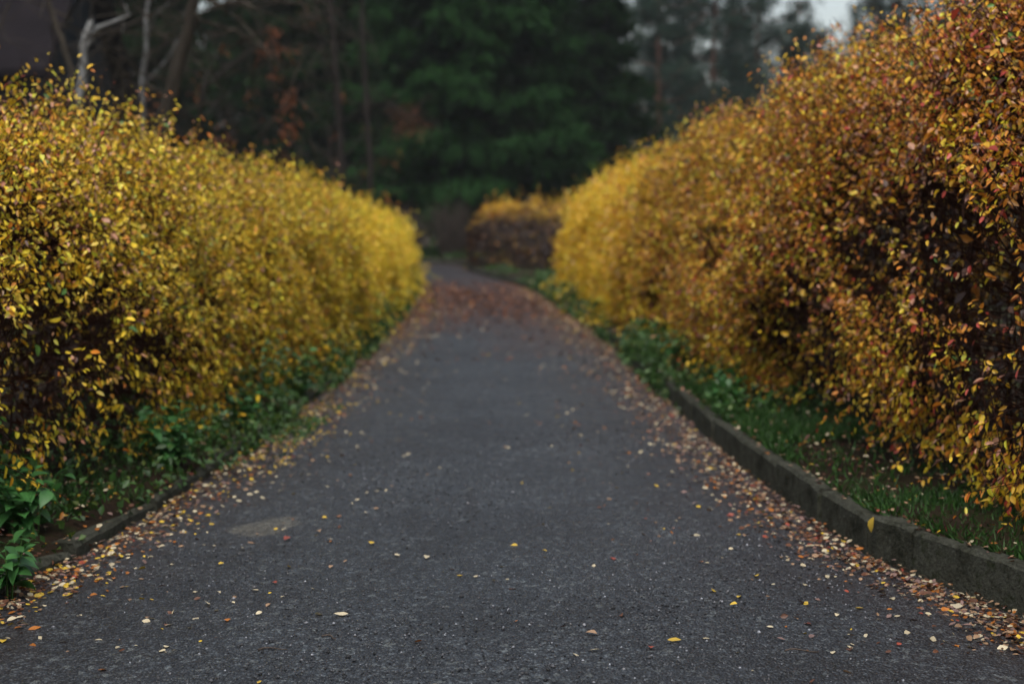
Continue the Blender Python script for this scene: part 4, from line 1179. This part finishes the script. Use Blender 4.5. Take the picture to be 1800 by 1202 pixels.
for (k, lat, band), idx in cells.items():
    idx.sort(key=lambda i: px_[i]); n = len(idx)
    for j, i in enumerate(idx):
        w = WORD[k]
        if n == 1: lab, grp = f'{w} leaf {lat}, {band}', None
        elif n <= 3: lab, grp = f"{(['left', 'right'] if n == 2 else ['left', 'middle', 'right'])[j]} one of {'two' if n == 2 else 'three'} {w} leaves {lat}, {band}", None
        elif j == 0: lab, grp = f'leftmost {w} leaf of several {lat}, {band}', None
        elif j == n - 1: lab, grp = f'rightmost {w} leaf of several {lat}, {band}', None
        else: lab, grp = f'{w} leaf amid others alike {lat}, {band}', f'{w} leaves {lat}, {band}'
        put_leaf(P[i], D[i], Nn[i], L[i] * 1.05, k, lab, grp or 'fallen leaves on the path')
# a few one can point to
for (x, y, kind, l, lab) in [
        (-0.564, 4.82, 'cream', 0.050, 'star-shaped cream leaf alone on the near asphalt, left of centre'),
        (-0.348, 5.66, 'cream', 0.042, 'pale yellowish leaf alone in the middle of the path'),
        (-0.46, 5.72, 'cream', 0.036, 'small cream leaf left of the pale yellowish one in mid path'),
        (-0.60, 5.95, 'yellow', 0.038, 'lone golden leaf on the asphalt left of two pale leaves'),
        (-1.62, 4.68, 'orange', 0.045, 'bright orange leaf in the lower left corner of the path'),
        (-1.66, 4.56, 'yellow', 0.045, 'golden leaf in the lower left corner, just nearer than the orange one'),
        (0.41, 5.65, 'red', 0.040, 'reddish curled leaf alone right of centre on the path'),
        (0.50, 4.50, 'yellow', 0.046, 'yellow leaf alone at the near right of the path'),
        (0.24, 4.58, 'tan', 0.045, 'crumpled tan leaf scrap near the bottom edge of the path'),
        (-0.98, 6.05, 'red', 0.05, 'dark red leaf just nearer than the pale patch')]:
    put_leaf((x, y, float(path_z(x, y)) + 0.006), (math.cos(x * 50), math.sin(x * 50), 0.05), (0.1, -0.15, 1), l, kind, lab)
# one hanging over the right kerb
put_leaf((1.487, 5.78, 0.162), (-0.14, -0.07, -1.0), (-0.9, -0.4, 0.15), 0.066, 'yellow', 'yellow leaf drooping over the edge of the right kerb')
stone = lambda: None
for z_, nm, lab in (('right', 'leaf_litter', 'brown and pale fallen leaves heaped along the right kerb'), ('left', 'leaf_litter', 'fallen leaves gathered along the left kerb'), ('middle', 'leaf_litter', 'tiny leaf scraps scattered over the middle of the path'), ('far', 'leaf_litter', 'rusty brown leaf carpet on the shaded far stretch of the path')):
    m = (zn == z_) & ~single
    lod = np.clip(1 + (P[m, 1] - 10) * 0.04, 1, 2)
    Lm = L[m] * lod
    col = LC[ci[m]] * rng.uniform(0.7, 1.2, (m.sum(), 1))
    V, F, c = leaves_np(P[m], D[m], Nn[m], Lm, Lm * rng.uniform(0.5, 0.75, m.sum()), np.clip(col, 0, 1), rich=True, fold=0.2, curl=-0.1)
    tag(link(nm, mesh_np(nm, V, F, M['litter'], c)), lab, 'leaf litter', kind='stuff')

# loose grit on the near asphalt
def grit():
    r = np.random.default_rng(88); n = 24000
    y = 3.6 + 6.5 * r.random(n) ** 1.7; x = x_left(y) + (x_right(y) - x_left(y)) * r.random(n)
    w = SinNoise(88, f=2.4)(np.stack([x, y * 0.6, 0 * x], 1)); k = r.random(n) < np.clip(0.5 + 0.4 * w, 0.08, 1); x, y = x[k], y[k]; n = len(x)
    sz = r.uniform(0.0025, 0.0065, n) * (1 + 0.6 * (r.random(n) < 0.06))
    c = np.stack([x, y, path_z(x, y) + sz * 0.25], 1)
    dirs = np.array([(1, 0, 0), (0, 1, 0), (-1, 0, 0), (0, -1, 0), (0, 0, 0.8), (0, 0, -0.5)], float)
    th = r.uniform(0, 6.28, n); ct, st = np.cos(th)[:, None], np.sin(th)[:, None]
    d = np.stack([dirs[None, :, 0] * ct - dirs[None, :, 1] * st, dirs[None, :, 0] * st + dirs[None, :, 1] * ct, np.broadcast_to(dirs[None, :, 2], (n, 6))], -1)
    V = (c[:, None] + d * (sz[:, None] * r.uniform(0.6, 1.3, (n, 6)))[..., None]).reshape(-1, 3)
    b = np.arange(n)[:, None] * 6
    F = np.concatenate([b + np.array([t]) for t in ((0, 1, 4), (1, 2, 4), (2, 3, 4), (3, 0, 4), (1, 0, 5), (2, 1, 5), (3, 2, 5), (0, 3, 5))])
    g = r.uniform(0.01, 0.11, (n, 1)) + (r.random((n, 1)) < 0.12) * r.uniform(0.05, 0.25, (n, 1))
    col = np.repeat(g * np.array([[0.93, 0.97, 1.08]]), 6, 0)
    tag(link('grit', mesh_np('grit', V, F, M['litter'], col)), 'loose grey grit on the near asphalt', 'grit', kind='stuff')
grit()

# fallen twigs on the asphalt
def twig(x, y, a, l, lab):
    tb = Tubes(); d = np.array([math.cos(a), math.sin(a), 0])
    pts = [np.array([x, y, 0]) + d * l * t + np.array([-d[1], d[0], 0]) * 0.02 * math.sin(t * 5) for t in np.linspace(0, 1, 6)]
    for p in pts: p[2] = float(path_z(p[0], p[1])) + 0.004
    tb.add(pts, [0.0028, 0.0027, 0.0025, 0.0022, 0.002, 0.0014], 5)
    tag(tb.build('fallen_twig', M['dry_stem']), lab, 'twig')
twig(-0.80, 4.40, 0.25, 0.09, 'thin straw-coloured twig near the bottom edge, left of centre')
twig(-0.62, 4.55, -0.3, 0.06, 'short brown twig nearer than the star-shaped cream leaf')
twig(0.86, 4.40, 0.1, 0.10, 'brown twig near the bottom edge, right of centre')

# thin autumn mist: one closed box of even air round the camera and everything built
def haze():
    lo, hi = (-260, -20, -2), (260, 230, 60)
    v = [(x, y, z) for z in (lo[2], hi[2]) for y in (lo[1], hi[1]) for x in (lo[0], hi[0])]
    f = [(0, 2, 3, 1), (4, 5, 7, 6), (0, 1, 5, 4), (2, 6, 7, 3), (0, 4, 6, 2), (1, 3, 7, 5)]
    me = bpy.data.meshes.new('haze'); me.from_pydata(v, [], f)
    m, t, out = new_mat('haze')
    pv = N_(t, 'ShaderNodeVolumePrincipled'); pv.inputs['Density'].default_value = 0.00024; pv.inputs['Color'].default_value = (0.85, 0.9, 0.95, 1)
    t.links.new(pv.outputs[0], out.inputs['Volume'])
    me.materials.append(m)
    tag(link('haze', me), kind='stuff')
haze()
